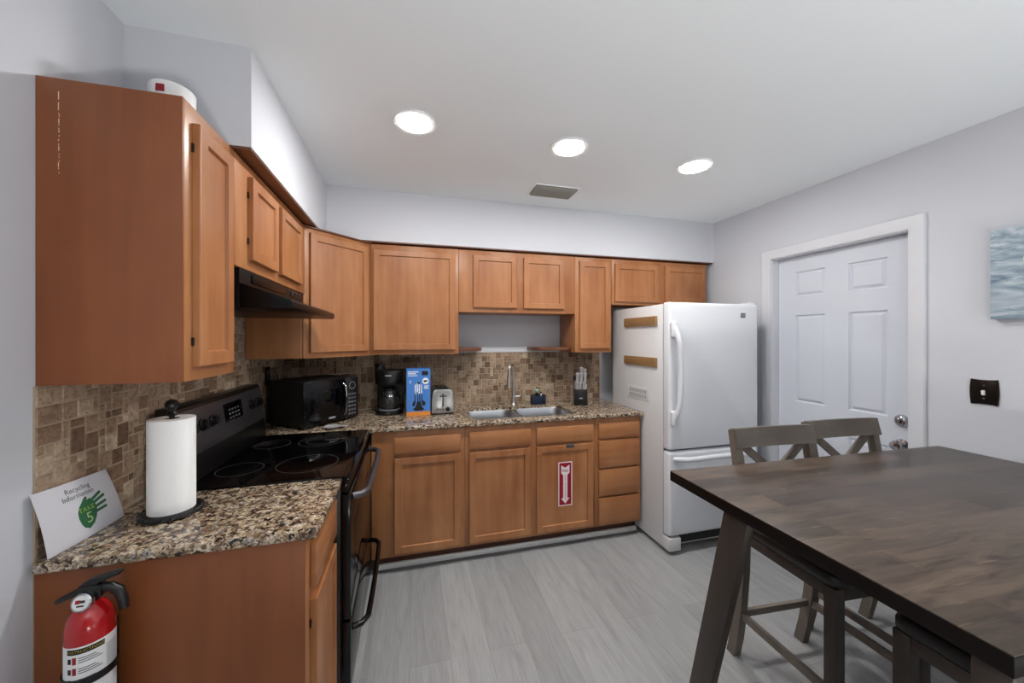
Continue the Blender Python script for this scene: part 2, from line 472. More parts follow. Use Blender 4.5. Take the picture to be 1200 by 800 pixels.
# door, jamb and casing on the right wall
mb = MB()
mb.box((XR + 0.001, DY0, 0), (XR + 0.115, DY0 + 0.012, DZ)); mb.box((XR + 0.001, DY1 - 0.012, 0), (XR + 0.115, DY1, DZ)); mb.box((XR + 0.001, DY0, DZ - 0.012), (XR + 0.115, DY1, DZ))
o = mb.build('trim_2', M['trim']); struct(o)
mb = MB(); cw = 0.07
prof = [(0.0, 0.0), (0.0, 0.010), (0.012, 0.012), (0.05, 0.018), (0.064, 0.018), (0.07, 0.012), (0.07, 0.0)]   # (outwards, off the wall)
path = [(DY0 + 0.006, 0.0, -1, 0), (DY0 + 0.006, DZ - 0.006, -1, 1), (DY1 - 0.006, DZ - 0.006, 1, 1), (DY1 - 0.006, 0.0, 1, 0)]
lp = [[(XR - h, y + sy * u, z + sz * u) for u, h in prof] for y, z, sy, sz in path]
mb.loft(lp)
o = mb.build('trim_3', M['trim'], angle=20); struct(o)

def six_panel(mb, W, H, mtx):
    st, mid = 0.118, 0.135
    pw = (W - 2 * st - mid) / 2
    xs = [0, st, st + pw, st + pw + mid, W - st, W]
    zs = [0, 0.22, 0.83, 1.0, 1.612, 1.742, 1.918, H]
    b = bmesh.new()
    g = [[b.verts.new((x, 0, z)) for z in zs] for x in xs]
    pan = []
    for i in range(5):
        for j in range(7):
            f = b.faces.new((g[i][j], g[i + 1][j], g[i + 1][j + 1], g[i][j + 1]))
            if i in (1, 3) and j in (1, 3, 5): pan.append(f)
    bmesh.ops.recalc_face_normals(b, faces=b.faces)
    if b.faces[0].normal.y > 0: bmesh.ops.reverse_faces(b, faces=b.faces)
    for f in pan:
        bmesh.ops.inset_region(b, faces=[f], thickness=0.009, depth=-0.011)
        bmesh.ops.inset_region(b, faces=[f], thickness=0.007, depth=0.0)
        bmesh.ops.inset_region(b, faces=[f], thickness=0.022, depth=0.010)
    mb._add(b, 0, mtx)
    mb.box((0, 0.0125, 0), (W, 0.036, H), mtx=mtx)
    mb.box((0, 0.0005, 0), (0.004, 0.02, H), mtx=mtx); mb.box((W - 0.004, 0.0005, 0), (W, 0.02, H), mtx=mtx); mb.box((0, 0.0005, H - 0.004), (W, 0.02, H), mtx=mtx)
door = bpy.data.objects.new('door_1', None); COL.objects.link(door)
door.matrix_basis = T(2.652, DY1 - 0.014, 0.008) @ RZ(-PI / 2)   # local x runs towards the camera, front faces -X
struct(door)
mb = MB(); six_panel(mb, DY1 - DY0 - 0.028, 2.024, Matrix.Identity(4)); mb.build('door_panel', M['door'], door, local=True, angle=20)
W = DY1 - DY0 - 0.028
# local -y = towards the room
mb = MB(); kx = W - 0.052
mb.lathe([(0.032, 0), (0.032, 0.008), (0.014, 0.014), (0.012, 0.03), (0.024, 0.042), (0.028, 0.054), (0.024, 0.066), (0.010, 0.071), (0, 0.072)], mtx=T(kx, 0.0, 0.855) @ RX(PI / 2), n=28)
o = mb.build('door_knob', M['chrome'], door, local=True)
mb = MB(); mb.lathe([(0.033, 0), (0.032, 0.012), (0.026, 0.02), (0.018, 0.024), (0.017, 0.026), (0, 0.026)], mtx=T(kx, 0.0, 0.99) @ RX(PI / 2), n=28)
mb.box((kx - 0.004, -0.04, 0.975), (kx + 0.004, -0.024, 1.005), 0.002)
o = mb.build('deadbolt', M['chrome'], door, local=True)

# backsplash of small tumbled tiles, mixed sizes, on the left wall and the back wall
def tiles(name, U, V, mod, place, ux0, vz0, depth=0.007):
    nu = int(U / mod); nv = int(V / mod); mu = U / nu; mv = V / nv
    occ = [[False] * nv for _ in range(nu)]
    bm = bmesh.new(); lay = bm.faces.layers.float.new('tone')
    rnd = random.Random(len(name) * 7 + nu)
    sizes = [(2, 2), (2, 2), (2, 3), (3, 2), (3, 2), (1, 2), (2, 1), (1, 1), (2, 2), (2, 2), (1, 1)]
    for v in range(nv):
        for u in range(nu):
            if occ[u][v]: continue
            cand = sizes[:]; rnd.shuffle(cand); cand.append((1, 1))
            for a, c in cand:
                if u + a > nu or v + c > nv: continue
                if any(occ[u + i][v + j] for i in range(a) for j in range(c)): continue
                break
            for i in range(a):
                for j in range(c): occ[u + i][v + j] = True
            g = 0.0016 + 0.0006 * rnd.random(); ch = 0.0022
            u0, u1 = ux0 + u * mu + g, ux0 + (u + a) * mu - g
            v0, v1 = vz0 + v * mv + g, vz0 + (v + c) * mv - g
            j = lambda: (rnd.random() - 0.5) * 0.0016
            q = [(u0, v0), (u1, v0), (u1, v1), (u0, v1)]
            lo = [bm.verts.new(place(p[0] + j(), p[1] + j(), 0.004)) for p in q]
            qi = [(u0 + ch, v0 + ch), (u1 - ch, v0 + ch), (u1 - ch, v1 - ch), (u0 + ch, v1 - ch)]
            d = depth + (rnd.random() - 0.5) * 0.0012
            hi = [bm.verts.new(place(p[0] + j(), p[1] + j(), d)) for p in qi]
            fs = [bm.faces.new(hi)] + [bm.faces.new((lo[k], lo[(k + 1) % 4], hi[(k + 1) % 4], hi[k])) for k in range(4)]
            t = min(1, max(0, rnd.gauss(0.52, 0.25)))
            for f in fs: f[lay] = t
    bmesh.ops.recalc_face_normals(bm, faces=bm.faces)
    mbx = MB(); mbx.bm.free(); mbx.bm = bm
    return mbx
mb = tiles('backsplash_left', 2.984 - 1.166, 1.336 - 0.916, 0.0235, lambda u, v, d: (XL + d, u, v), 1.166, 0.916)
o = mb.build('wall_tile_left', M['tile'], smooth=False); struct(o)
mb = tiles('backsplash_behind_hood', 2.338 - 1.474, 1.60 - 1.337, 0.0235, lambda u, v, d: (XL + d, u, v), 1.474, 1.337)
o = mb.build('wall_tile_left', M['tile'], smooth=False); struct(o)
o = MB().box((XL + 0.0002, 1.472, 1.337), (XL + 0.0045, 2.339, 1.602)).build('wall_grout_left', M['grout'], smooth=False); struct(o)
o = MB().box((XL + 0.0002, 1.167, 0.3), (XL + 0.0045, YB - 0.001, 1.3375)).build('wall_grout_left', M['grout'], smooth=False); struct(o)
mb = tiles('backsplash_back', 1.66 - (XL + 0.008), 1.337 - 0.916, 0.0235, lambda u, v, d: (u, YB - d, v), XL + 0.008, 0.916)
o = mb.build('wall_tile_back', M['tile'], smooth=False); struct(o)
o = MB().box((XL + 0.006, YB - 0.0045, 0.88), (1.662, YB - 0.0002, 1.338)).build('wall_grout_back', M['grout'], smooth=False); struct(o)
o = MB().box((0.350, YB - 0.012, 1.3385), (1.262, YB - 0.0003, 1.3845), 0.003).build('trim_5', M['trim']); struct(o)
# white strip at the foot of the back cabinets and the grey strip before it
o = MB().box((-0.205, 2.418, 0), (1.655, 2.436, 0.036), 0.003).build('baseboard_back', M['shoe']); struct(o)
o = MB().box((-0.205, 2.392, 0), (1.655, 2.4175, 0.005), 0.002).build('floor_strip', M['strip']); struct(o)
o = MB().box((XR - 0.012, YF + 0.01, 0), (XR - 0.0003, 1.255, 0.09), 0.003).build('baseboard_right', M['trim']); struct(o)
o = MB().box((XL + 0.0003, YF + 0.01, 0), (XL + 0.012, 1.16, 0.09), 0.003).build('baseboard_left', M['trim']); struct(o)

# ================================================================== DOWNLIGHTS
def downlight(x, y, label, lens, group='round ceiling downlights'):
    t = thing('ceiling_downlight', label, 'ceiling light', (x, y, ZC - 0.012), group=group)
    MB().ring(0.078, 0.094, 0.001, 0.0118, n=48).build('trim_ring', M['white'], t, local=True)
    MB().lathe([(0.0, -0.006), (0.05, -0.0045), (0.072, 0.0), (0.077, 0.006), (0.077, 0.0115)], n=48).build('lens', M[lens], t, local=True)
downlight(0.022, 1.762, 'round lit ceiling downlight nearest the left soffit, largest of the three', 'lens')
downlight(0.813, 1.781, 'round lit ceiling downlight in front of the air vent, middle of three', 'lens')
downlight(1.614, 1.786, 'round lit ceiling downlight nearest the white door, right of the three', 'lens')
for k, x in enumerate((0.1, 1.6)):  # unseen downlights added for fill from behind
    for yy in (-0.9, -2.2):
        downlight(x, yy, 'added unseen round ceiling downlight for fill behind the viewer', 'lens_rear_fill')

def uplighter(x, y, label):  # lamp added out of view to lift the ceiling brightness
    t = thing('fill_uplighter', label, 'fill lamp', (x, y, 0), group='added fill uplighters on the floor')
    MB().lathe([(.0, .0005), (.15, .0005), (.17, .01), (.185, .40), (.185, .42), (.180, .42), (.176, .395), (0, .390)], n=40).build('can', M['blackmatte'], t, local=True)
    MB().lathe([(0, .398), (.172, .398), (.174, .402), (0, .408)], n=40).build('lens', M['uplens_fill'], t, local=True)
uplighter(.35, -1.1, 'added unseen fill uplighter on the floor in the left part of the room behind the viewer')
uplighter(1.75, -1.1, 'added unseen fill uplighter on the floor in the right part of the room behind the viewer')

t = thing('ceiling_vent', 'small grey louvred air vent in the ceiling near the back soffit', 'vent', (0.953, 2.345, ZC - 0.014))
mb = MB(); mb.box((-.16, -.09, .008), (.16, -.078, .0138), .001); mb.box((-.16, .078, .008), (.16, .09, .0138), .001); mb.box((-.16, -.078, .008), (-.148, .078, .0138), .001); mb.box((.148, -.078, .008), (.16, .078, .0138), .001)
mb.build('frame', M['ceil'], t, local=True)
MB().box((-.148, -.078, .010), (.148, .078, .0135)).build('duct_opening', M['ventdark'], t, local=True)
for k in range(7):
    y = -.066 + k * .022
    MB().box((-.146, -.010, -.001), (.146, .010, .001), mtx=T(0, y, .002) @ RX(math.radians(-38))).build('slat', M['ventgrey'], t, local=True)

# ================================================================== CABINETS
def cabinet(name, label, cat, mtx, w, z0, z1, depth, fronts, endmat='wood', hinges=(), y_face=0.0, group=None, frame_mat='wood'):
    """local x along the front, -y to the room, y=0 the face frame's front"""
    t = bpy.data.objects.new(name, None); COL.objects.link(t); t.empty_display_size = .05
    t.matrix_basis = mtx; t['label'] = label; t['category'] = cat
    if group: t['group'] = group
    g = 0.0008
    e = g
    if endmat != 'wood':     # finished skin over the exposed side
        e = 0.0065
        MB().box((0.0, 0.0004, z0), (0.006, depth, z1), 0.0005).build('end_panel', M[endmat], t, local=True)
    MB().box((e, 0.0185, z0), (w - g, depth, z1), 0.001).build('cabinet_body', M['wood'], t, local=True)
    MB().box((e, 0, z0 - 0.0), (w - g, 0.018, z1), 0.001).build('face_frame', M[frame_mat], t, local=True)
    out = []
    for k, (kind, x0, x1, a, c) in enumerate(fronts):
        if kind == 'door':
            d = MB().shaker(x0, x1, a, c, -0.0205, -0.0005).build('door', M['wood'], t, local=True, angle=20)
        else:
            d = MB().box((x0, -0.0205, a), (x1, -0.0005, c), 0.003).build('drawer_front', M['woodh'], t, local=True)
        out.append(d)
        if k in hinges:
            for hz in (a + 0.07, c - 0.07):
                h = MB().box((x0 - 0.006, -0.006, hz - 0.012), (x0 - 0.0005, -0.0005, hz + 0.012), 0.001).build('hinge', M['bronze'], d, local=True)
    return t, out
LEFT = lambda x, y: T(x, y, 0) @ RZ(PI / 2)     # local x -> +Y, local -y -> +X
BACK = lambda x, y: T(x, y, 0)

# wall cabinets on the left
tA, _ = cabinet('wall_cabinet', 'tall wall cabinet at left end over the paper towel, plain brown side facing out', 'cabinet', LEFT(-0.5873, 1.1727), 0.295, UZ0, UZ1, 0.303,
        [('door', 0.044, 0.248, 1.377, 2.058)], endmat='woodend_shaded', hinges=(0,))
# chipped finish: a thin pale vertical scratch on the side panel
mb = MB(); rnd = random.Random(3); z = 2.072
while z > 1.87:
    h = rnd.choice((.004, .006, .012, .003)) if z < 2.04 else .02
    x = -0.845 + (rnd.random() - .5) * .002
    mb.box((x - .0006, 1.1719, z - h), (x + .0006, 1.1731, z)); z -= h + rnd.choice((.002, .004, .007))
mb.build('chipped_scratch', plain('bare_wood_chip', (226, 206, 182), .8), tA, smooth=False)
cabinet('wall_cabinet', 'short two door wall cabinet above the black range hood', 'cabinet', LEFT(-0.5873, 1.470), 0.872, 1.712, UZ1, 0.303,
        [('door', 0.108, 0.385, 1.750, 2.062), ('door', 0.435, 0.768, 1.750, 2.062)], hinges=(0,))
# corner cabinet with a diagonal door
P, Q = Vector((-0.593, 2.3425)), Vector((-0.262, 2.668))
t = thing('wall_cabinet', 'corner wall cabinet with one diagonal door right of the range hood', 'cabinet', (P.x, P.y, 0), math.atan2(Q.y - P.y, Q.x - P.x))
wl = (Q - P).length; ang = math.atan2(Q.y - P.y, Q.x - P.x); nrm = Vector((math.sin(ang), -math.cos(ang)))
inn = -nrm * 0.019
mb = MB(); mb.prism([(P.x + inn.x, P.y), (Q.x, Q.y + inn.y + .002), (Q.x, YB - 0.008), (XL + .008, YB - 0.008), (XL + .008, P.y)], 'z', UZ0, UZ1, bev=0.001)
mb.build('cabinet_body', M['wood'], t)
MB().box((0, 0, UZ0), (wl, 0.018, UZ1), 0.001).build('face_frame', M['wood'], t, local=True)
MB().shaker(0.033, wl - 0.028, 1.372, 2.072, -0.0205, -0.0005).build('door', M['wood'], t, local=True, angle=20)
MB().box((-0.006, -0.012, UZ1 - 0.004), (wl + 0.004, 0.03, UZ1 + 0.006), 0.002).build('top_moulding', M['crown'], t, local=True)

# wall cabinets on the back wall
YU = 2.6698
cabinet('wall_cabinet', 'wall cabinet with one large square door above the coffee maker', 'cabinet', BACK(-0.2605, YU), 0.604, UZ0 + .004, UZ1, 0.31,
        [('door', 0.018, 0.578, 1.374, 2.068)])
cabinet('wall_cabinet', 'short two door wall cabinet above the sink and faucet', 'cabinet', BACK(0.3445, YU), 0.923, 1.649, UZ1, 0.31,
        [('door', 0.104, 0.438, 1.683, 2.070), ('door', 0.492, 0.826, 1.683, 2.070)])
cabinet('wall_cabinet', 'tall narrow one door wall cabinet beside the refrigerator', 'cabinet', BACK(1.2685, YU), 0.3235, UZ0 + .004, UZ1, 0.31,
        [('door', 0.036, 0.300, 1.374, 2.070)])
cabinet('wall_cabinet', 'short two door wall cabinet over the white refrigerator', 'cabinet', BACK(1.593, YU), 0.942, 1.733, UZ1, 0.31,
        [('door', 0.026, 0.440, 1.757, 2.066), ('door', 0.506, 0.922, 1.757, 2.066)])
# little end shelves under the sink cabinet
def shelf(label, xs):
    x0, x1, rnd_right = xs
    poly = [(x0, 2.972), (x0, 2.735), (x1 - .10, 2.735)] if rnd_right else [(x1, 2.735), (x1, 2.972), (x0, 2.972)]
    if rnd_right:
        poly = [(x0, 2.735)] + [(x1 - .11 + .11 * math.sin(a), 2.845 - .11 * math.cos(a)) for a in [PI / 2 * k / 8 for k in range(9)]] + [(x1, 2.972), (x0, 2.972)]
    else:
        poly = [(x1, 2.735), (x1, 2.972), (x0, 2.972)] + [(x0 + .11 - .11 * math.cos(a), 2.845 - .11 * math.sin(a)) for a in [PI / 2 * k / 8 for k in range(9)]]
    b = MB(); b.prism(poly, 'z', 1.358, 1.384, bev=.003)
    o = b.build('display_shelf', M['crown'])
    recentre(o, ((x0 + x1) / 2, 2.85, 1.358)); tag(o, label, 'shelf', 'small end shelves beside the sink')
shelf('small brown end shelf left of the faucet, fixed to the large square cabinet', (0.3455, 0.545, True))
shelf('small brown end shelf right of the faucet, fixed to the narrow cabinet', (0.965, 1.2675, False))

# base cabinets
BZ0, BZ1 = 0.105, 0.883
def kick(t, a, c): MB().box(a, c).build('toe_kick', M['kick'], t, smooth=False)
tB, _ = cabinet('base_cabinet', 'narrow base cabinet at left end behind the fire extinguisher, one drawer over one door', 'cabinet', LEFT(-0.290, 1.165), 0.381, BZ0, BZ1, 0.597,
        [('drawer', 0.050, 0.360, 0.708, 0.842), ('door', 0.050, 0.360, 0.130, 0.672)], endmat='woodend_shaded', hinges=(1,))
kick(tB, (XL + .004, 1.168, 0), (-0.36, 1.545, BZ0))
YC = 2.3645
tC, _ = cabinet('base_cabinet', 'base cabinet beside the range with one drawer over one door', 'cabinet', BACK(-0.226, YC), 0.571, BZ0, BZ1, 0.60,
        [('drawer', 0.134, 0.541, 0.735, 0.842), ('door', 0.134, 0.541, 0.128, 0.716)])
kick(tC, (-0.226, 2.437, 0), (0.344, 2.96, BZ0))
tD, dd = cabinet('base_cabinet', 'wide sink base cabinet with two doors, one carrying the red sign', 'cabinet', BACK(0.3455, YC), 0.930, BZ0, BZ1, 0.60,
        [('drawer', 0.026, 0.443, 0.735, 0.846), ('drawer', 0.486, 0.909, 0.735, 0.846), ('door', 0.026, 0.443, 0.128, 0.716), ('door', 0.486, 0.909, 0.128, 0.716)])
# the body of the sink base is an open box so the bowls hang inside it
body = [c for c in kids(tD) if c.name.startswith('cabinet_body')][0]
mb = MB(); w_ = 0.930
mb.box((.001, .0185, BZ0), (.018, .6, BZ1)); mb.box((w_ - .018, .0185, BZ0), (w_ - .001, .6, BZ1)); mb.box((.018, .0185, BZ0), (w_ - .018, .6, BZ0 + .018)); mb.box((.018, .59, BZ0), (w_ - .018, .6, BZ1))
me = bpy.data.meshes.new('cabinet_body'); mb.bm.to_mesh(me); mb.bm.free(); me.materials.append(M['wood']); body.data = me
kick(tD, (0.3455, 2.437, 0), (1.275, 2.96, BZ0))
lt = MB().box((1.045, 2.329, 0.700), (1.105, 2.3432, 0.722), .004).build('child_latch', M['dkgrey'], tD); lt['label'] = 'dark grey plastic child latch'
tE, _ = cabinet('base_cabinet', 'base cabinet of four stacked drawers beside the refrigerator', 'cabinet', BACK(1.2765, YC), 0.3765, BZ0, BZ1, 0.60,
        [('drawer', 0.026, 0.352, 0.738, 0.846), ('drawer', 0.026, 0.352, 0.530, 0.722), ('drawer', 0.026, 0.352, 0.328, 0.514), ('drawer', 0.026, 0.352, 0.125, 0.312)])
kick(tE, (1.2765, 2.437, 0), (1.653, 2.96, BZ0))

# countertops
o = MB().box((XL + .009, 1.146, BZ1 + .001), (-0.254, 1.548, CT), 0.010, seg=3).build('countertop', M['granite'])
recentre(o, (-.57, 1.35, BZ1)); tag(o, 'short speckled granite countertop under the paper towel holder', 'countertop', 'granite countertops')
bm = bmesh.new()
ox = [(XL + .009, 2.3345), (1.660, 2.3345), (1.660, YB - .009), (XL + .009, YB - .009)]
SNK = (0.400, 1.160, 2.405, 2.775)
hole = rrect(*SNK, 0.07, 6)
vo = [bm.verts.new((x, y, CT)) for x, y in ox]; vi = [bm.verts.new((x, y, CT)) for x, y in hole]
es = [bm.edges.new((vo[i], vo[(i + 1) % 4])) for i in range(4)] + [bm.edges.new((vi[i], vi[(i + 1) % len(vi)])) for i in range(len(vi))]
bmesh.ops.triangle_fill(bm, edges=es, use_beauty=True)
r = bmesh.ops.extrude_face_region(bm, geom=list(bm.faces))
bmesh.ops.translate(bm, vec=(0, 0, -(CT - BZ1 - .001)), verts=[v for v in r['geom'] if isinstance(v, bmesh.types.BMVert)])
bmesh.ops.recalc_face_normals(bm, faces=bm.faces)
fe = [e for e in bm.edges if all(abs(v.co.y - 2.3345) < 1e-5 for v in e.verts) and abs(e.verts[0].co.z - e.verts[1].co.z) < 1e-5]
bmesh.ops.bevel(bm, geom=fe, offset=0.010, segments=3, affect='EDGES', profile=0.5)
mb = MB(); mb.bm.free(); mb.bm = bm
o = mb.build('countertop', M['granite']); recentre(o, (.38, 2.66, BZ1)); tag(o, 'long speckled granite countertop with the sink along the back wall', 'countertop', 'granite countertops')

# ================================================================== SINK AND FAUCET
t = thing('kitchen_sink', 'double bowl stainless steel sink set into the granite countertop', 'sink', (0.78, 2.59, 0.70))
for a in ((0.402, 0.746, 2.407, 2.773), (0.774, 1.158, 2.407, 2.773)):
    x0, x1, y0, y1 = a
    zz = [(0.0, .898, 0.062), (0.004, .890, 0.06), (0.010, .80, 0.06), (0.016, .735, 0.055), (0.035, .712, 0.05), (0.07, .706, 0.04)]
    lp = [[(x, y, z) for x, y in rrect(x0 + i, x1 - i, y0 + i, y1 - i, r, 6)] for i, z, r in zz]
    b = MB(); b.loft(lp, 0, False, True)
    bw = b.build('bowl', M['steelsink'], t)
    d = MB(); d.ring(.018, .042, .0062, .009, c=(((x0 + x1) / 2) - .78, ((y0 + y1) / 2) - 2.59, 0)); d.lathe([(.018, .0062), (.018, .0075)], c=(((x0 + x1) / 2) - .78, ((y0 + y1) / 2) - 2.59, 0))
    d.build('drain', M['chrome'], bw, local=True)
MB().box((0.7475, 2.412, 0.80), (0.7725, 2.768, 0.899), .006).build('divider', M['steelsink'], t)

t = thing('kitchen_faucet', 'tall gooseneck pull-down faucet standing behind the sink', 'faucet', (0.808, 2.845, CT))
MB().lathe([(.027, 0), (.027, .006), (.022, .012), (.0175, .03), (.016, .10), (.0135, .17)], n=24).build('body', M['nickel'], t, local=True)
dv = Vector((-0.62, -0.78, 0)).normalized()
pts = [Vector((0, 0, .165)), Vector((0, 0, .27))]
R_ = .043
for k in range(1, 13):
    a = PI * k / 12
    pts.append(dv * (R_ - R_ * math.cos(a)) + Vector((0, 0, .29 + R_ * math.sin(a))))
MB().tube(pts, .0105, 14).build('spout', M['nickel'], t, local=True)
e = pts[-1]
MB().tube([e + Vector((0, 0, .005)), e + Vector((0, 0, -.03)), e + dv * .004 + Vector((0, 0, -.08)), e + dv * .006 + Vector((0, 0, -.135))], [.0125, .0135, .0155, .0175], 18).build('spray_head', M['nickel'], t, local=True)
MB().tube([(.010, 0, .068), (.052, -.004, .070)], [.013, .012], 16).tube([(.047, -.004, .07), (.060, -.004, .088), (.058, -.004, .14)], [.007, .006, .004], 12).build('lever_handle', M['nickel'], t, local=True)

t = thing('sponge_caddy', 'small navy blue sponge caddy on the counter right of the faucet', 'caddy', (1.022, 2.85, CT))
b = MB()
b.box((-.06, -.028, 0), (.06, .028, .006), .002); b.box((-.06, -.028, 0), (.03, -.024, .07), .002); b.box((-.06, .024, 0), (.06, .028, .076), .002)
b.box((-.06, -.028, 0), (-.056, .028, .074), .002); b.box((.026, -.028, 0), (.03, .028, .074), .002); b.box((.056, -.028, 0), (.06, .028, .074), .002); b.box((.03, -.028, 0), (.06, -.024, .066), .002)
b.build('holder', M['navy'], t, local=True)
t2 = thing('dish_brush', 'mint dish brush with black handle standing in the navy caddy', 'brush', (1.012, 2.85, CT + .008))
MB().tube([(0, 0, 0), (0, 0, .05), (.003, 0, .085)], [.008, .009, .012], 12).build('handle', M['black'], t2, local=True)
MB().lathe([(.008, .085), (.016, .09), (.019, .104), (.013, .114), (0, .117)], n=20).build('brush_head', M['mint'], t2, local=True)
t3 = thing('scrub_brush', 'small white handled brush in front compartment of the navy caddy', 'brush', (1.048, 2.85, CT + .008))
MB().tube([(0, 0, 0), (0, 0, .05), (0, -.004, .08)], [.006, .007, .005], 10).build('handle', M['white'], t3, local=True)
MB().lathe([(.006, .076), (.009, .08), (.008, .09), (0, .092)], n=14).build('cap', M['black'], t3, local=True)

# ================================================================== RANGE
t = thing('electric_range', 'black electric range with glass cooktop between the two granite counters', 'stove', (-0.55, 1.932, 0))
RY0, RY1 = 1.5525, 2.3125
b = MB(); b.box((-0.862, RY0 + .004, .04), (-0.262, RY1 - .004, .893), .004); b.box((-.80, RY0 + .03, .001), (-.32, RY1 - .03, .04))
b.build('body', M['black'], t)
MB().prism([(-0.862, .894), (-0.862, .917), (-0.262, .917), (-0.243, .915), (-0.232, .906), (-0.229, .894)], 'y', RY0, RY1, bev=.002).build('cooktop', M['glassblk'], t)
def burner(x, y, r0, r1, n=1):
    b = MB(); b.ring(r0 - .0016, r0 + .0016, .9172, .9176, c=(x, y, 0), n=56)
    if r1: b.ring(r1 - .0016, r1 + .0016, .9172, .9176, c=(x, y, 0), n=56)
    b.build('burner_ring', M['ring'], t)
burner(-.675, 1.742, .082, None); burner(-.425, 1.752, .118, None); burner(-.445, 2.120, .11, .075); burner(-.675, 2.11, .08, None)
# oven door and its bowed handle
MB().box((-0.2615, RY0 + .006, .345), (-0.2255, RY1 - .006, .842), .006).build('oven_door', M['blackgloss'], t)
MB().box((-0.2255, RY0 + .11, .43), (-0.2245, RY1 - .11, .70), .0004).build('oven_window', M['glassblk'], t)
MB().box((-0.2615, RY0 + .006, .848), (-0.236, RY1 - .006, .892), .006).build('front_trim', M['blackgloss'], t)
def bow(z, x0, out, y0, y1, r, mat, name, end):
    pts = [(x0, y0, z), (x0 + out * .55, y0 + .012, z), (x0 + out * .92, y0 + .05, z)]
    for k in range(1, 8):
        u = k / 8; pts.append((x0 + out * (.92 + .08 * math.sin(PI * u)), y0 + .05 + (y1 - y0 - .10) * u, z))
    pts += [(x0 + out * .92, y1 - .05, z), (x0 + out * .55, y1 - .012, z), (x0, y1, z)]
    MB().tube(pts, r, 14).build(name, mat, t)
bow(.812, -0.2265, .058, RY0 + .06, RY1 - .05, .014, M['slate'], 'door_handle', 0)
MB().box((-0.2615, RY0 + .006, .06), (-0.2255, RY1 - .006, .337), .006).build('storage_drawer', M['blackgloss'], t)
bow(.275, -0.2265, .060, RY0 + .06, RY1 - .03, .012, M['blackgloss'], 'drawer_handle', 0)
# back guard with slanted control panel
b = MB(); b.prism([(-0.862, .918), (-0.770, .918), (-0.776, 1.02), (-0.802, 1.196), (-0.812, 1.206), (-0.862, 1.206)], 'y', RY0 + .002, RY1 - .002, bev=.004)
bg = b.build('back_guard', M['black'], t)
sl = math.atan2(.026, .176)
CP = T(-0.7775, 1.9325, 1.03) @ RZ(PI / 2) @ RX(-sl)          # local x = +Y, z up the slope, -y to the room
def slope(b, *a, **k): return b
b = MB(); b.box((-.365, -.0035, -.012), (.365, .0, .160), .001, mtx=CP); pn = b.build('control_panel', M['slate'], t)
b = MB(); b.box((-.055, -.0065, .055), (.115, -.0034, .135), .001, mtx=CP); b.build('display', M['glassblk'], t)
b = MB()
for i in range(4):
    for j in range(3): b.box((-.02 + i * .028, -.0072, .064 + j * .018), (-.004 + i * .028, -.0064, .072 + j * .018), mtx=CP)
b.build('touch_keys', M['keys'], t, smooth=False)
for kx in (-.315, -.235, -.16, .22, .305):
    b = MB(); b.lathe([(.025, 0), (.025, .006), (.019, .008), (.017, .022), (0, .023)], n=24, mtx=CP @ T(kx, -.0036, .088) @ RX(PI / 2)); b.box((-.004, -.028, -.018), (.004, -.004, .018), .002, mtx=CP @ T(kx, 0, .088))
    b.build('knob', M['black'], t)

# ================================================================== RANGE HOOD
t = thing('range_hood', 'black under-cabinet range hood above the electric range', 'range hood', (-.7, 1.9, 1.56))
HY0, HY1 = 1.512, 2.300
MB().prism([(-.875, 1.568), (-.588, 1.568), (-.588, 1.7105), (-.875, 1.7105)], 'y', HY0, HY1, bev=.002).build('body', M['hood'], t)
MB().prism([(-.5875, 1.566), (-.428, 1.566), (-.420, 1.572), (-.420, 1.594), (-.428, 1.602), (-.5875, 1.656)], 'y', HY0, HY1, bev=.0025).build('visor', M['hood'], t)
MB().box((-.5885, HY0 + .10, 1.668), (-.5835, HY1 - .30, 1.700), .001).build('front_grille', M['hood'], t)
MB().box((-.5885, HY1 - .20, 1.674), (-.5835, HY1 - .05, 1.698), .001).build('switch_panel', M['slate'], t)
for k in range(2): MB().box((-.5835, HY1 - .17 + k * .06, 1.680), (-.578, HY1 - .14 + k * .06, 1.692), .001).build('switch', M['black'], t)

# ================================================================== REFRIGERATOR
FX0, FX1, FY = 1.668, 2.423, 2.069
t = thing('refrigerator', 'white bottom-freezer refrigerator between the drawers and the white door', 'refrigerator', ((FX0 + FX1) / 2, 2.45, 0))
b = MB(); b.box((FX0, FY + .066, .03), (FX1, 2.775, 1.690), .006)
b.build('cabinet', M['fridgeside'], t)
b = MB(); b.box((FX0 + .004, FY + .058, .13), (FX1 - .004, FY + .066, 1.690)); b.build('gasket', M['gasket'], t)
def fdoor(z0, z1, name):
    lp = []
    for ins, y in ((0, FY + .058), (0, FY + .022), (.003, FY + .010), (.010, FY + .003), (.022, FY)):
        lp.append([(x, y, z) for x, z in rrect(FX0 + ins, FX1 - ins, z0 + ins, z1 - ins, .014, 4)])
    return MB().loft(lp).build(name, M['fridge'], t, angle=50)
ud = fdoor(.706, 1.700, 'upper_door'); ld = fdoor(.128, .692, 'freezer_drawer')
def fsub(b, name, mat, par):
    b.bm.transform(t.matrix_basis.inverted()); o = b.build(name, mat, par, local=True); return o
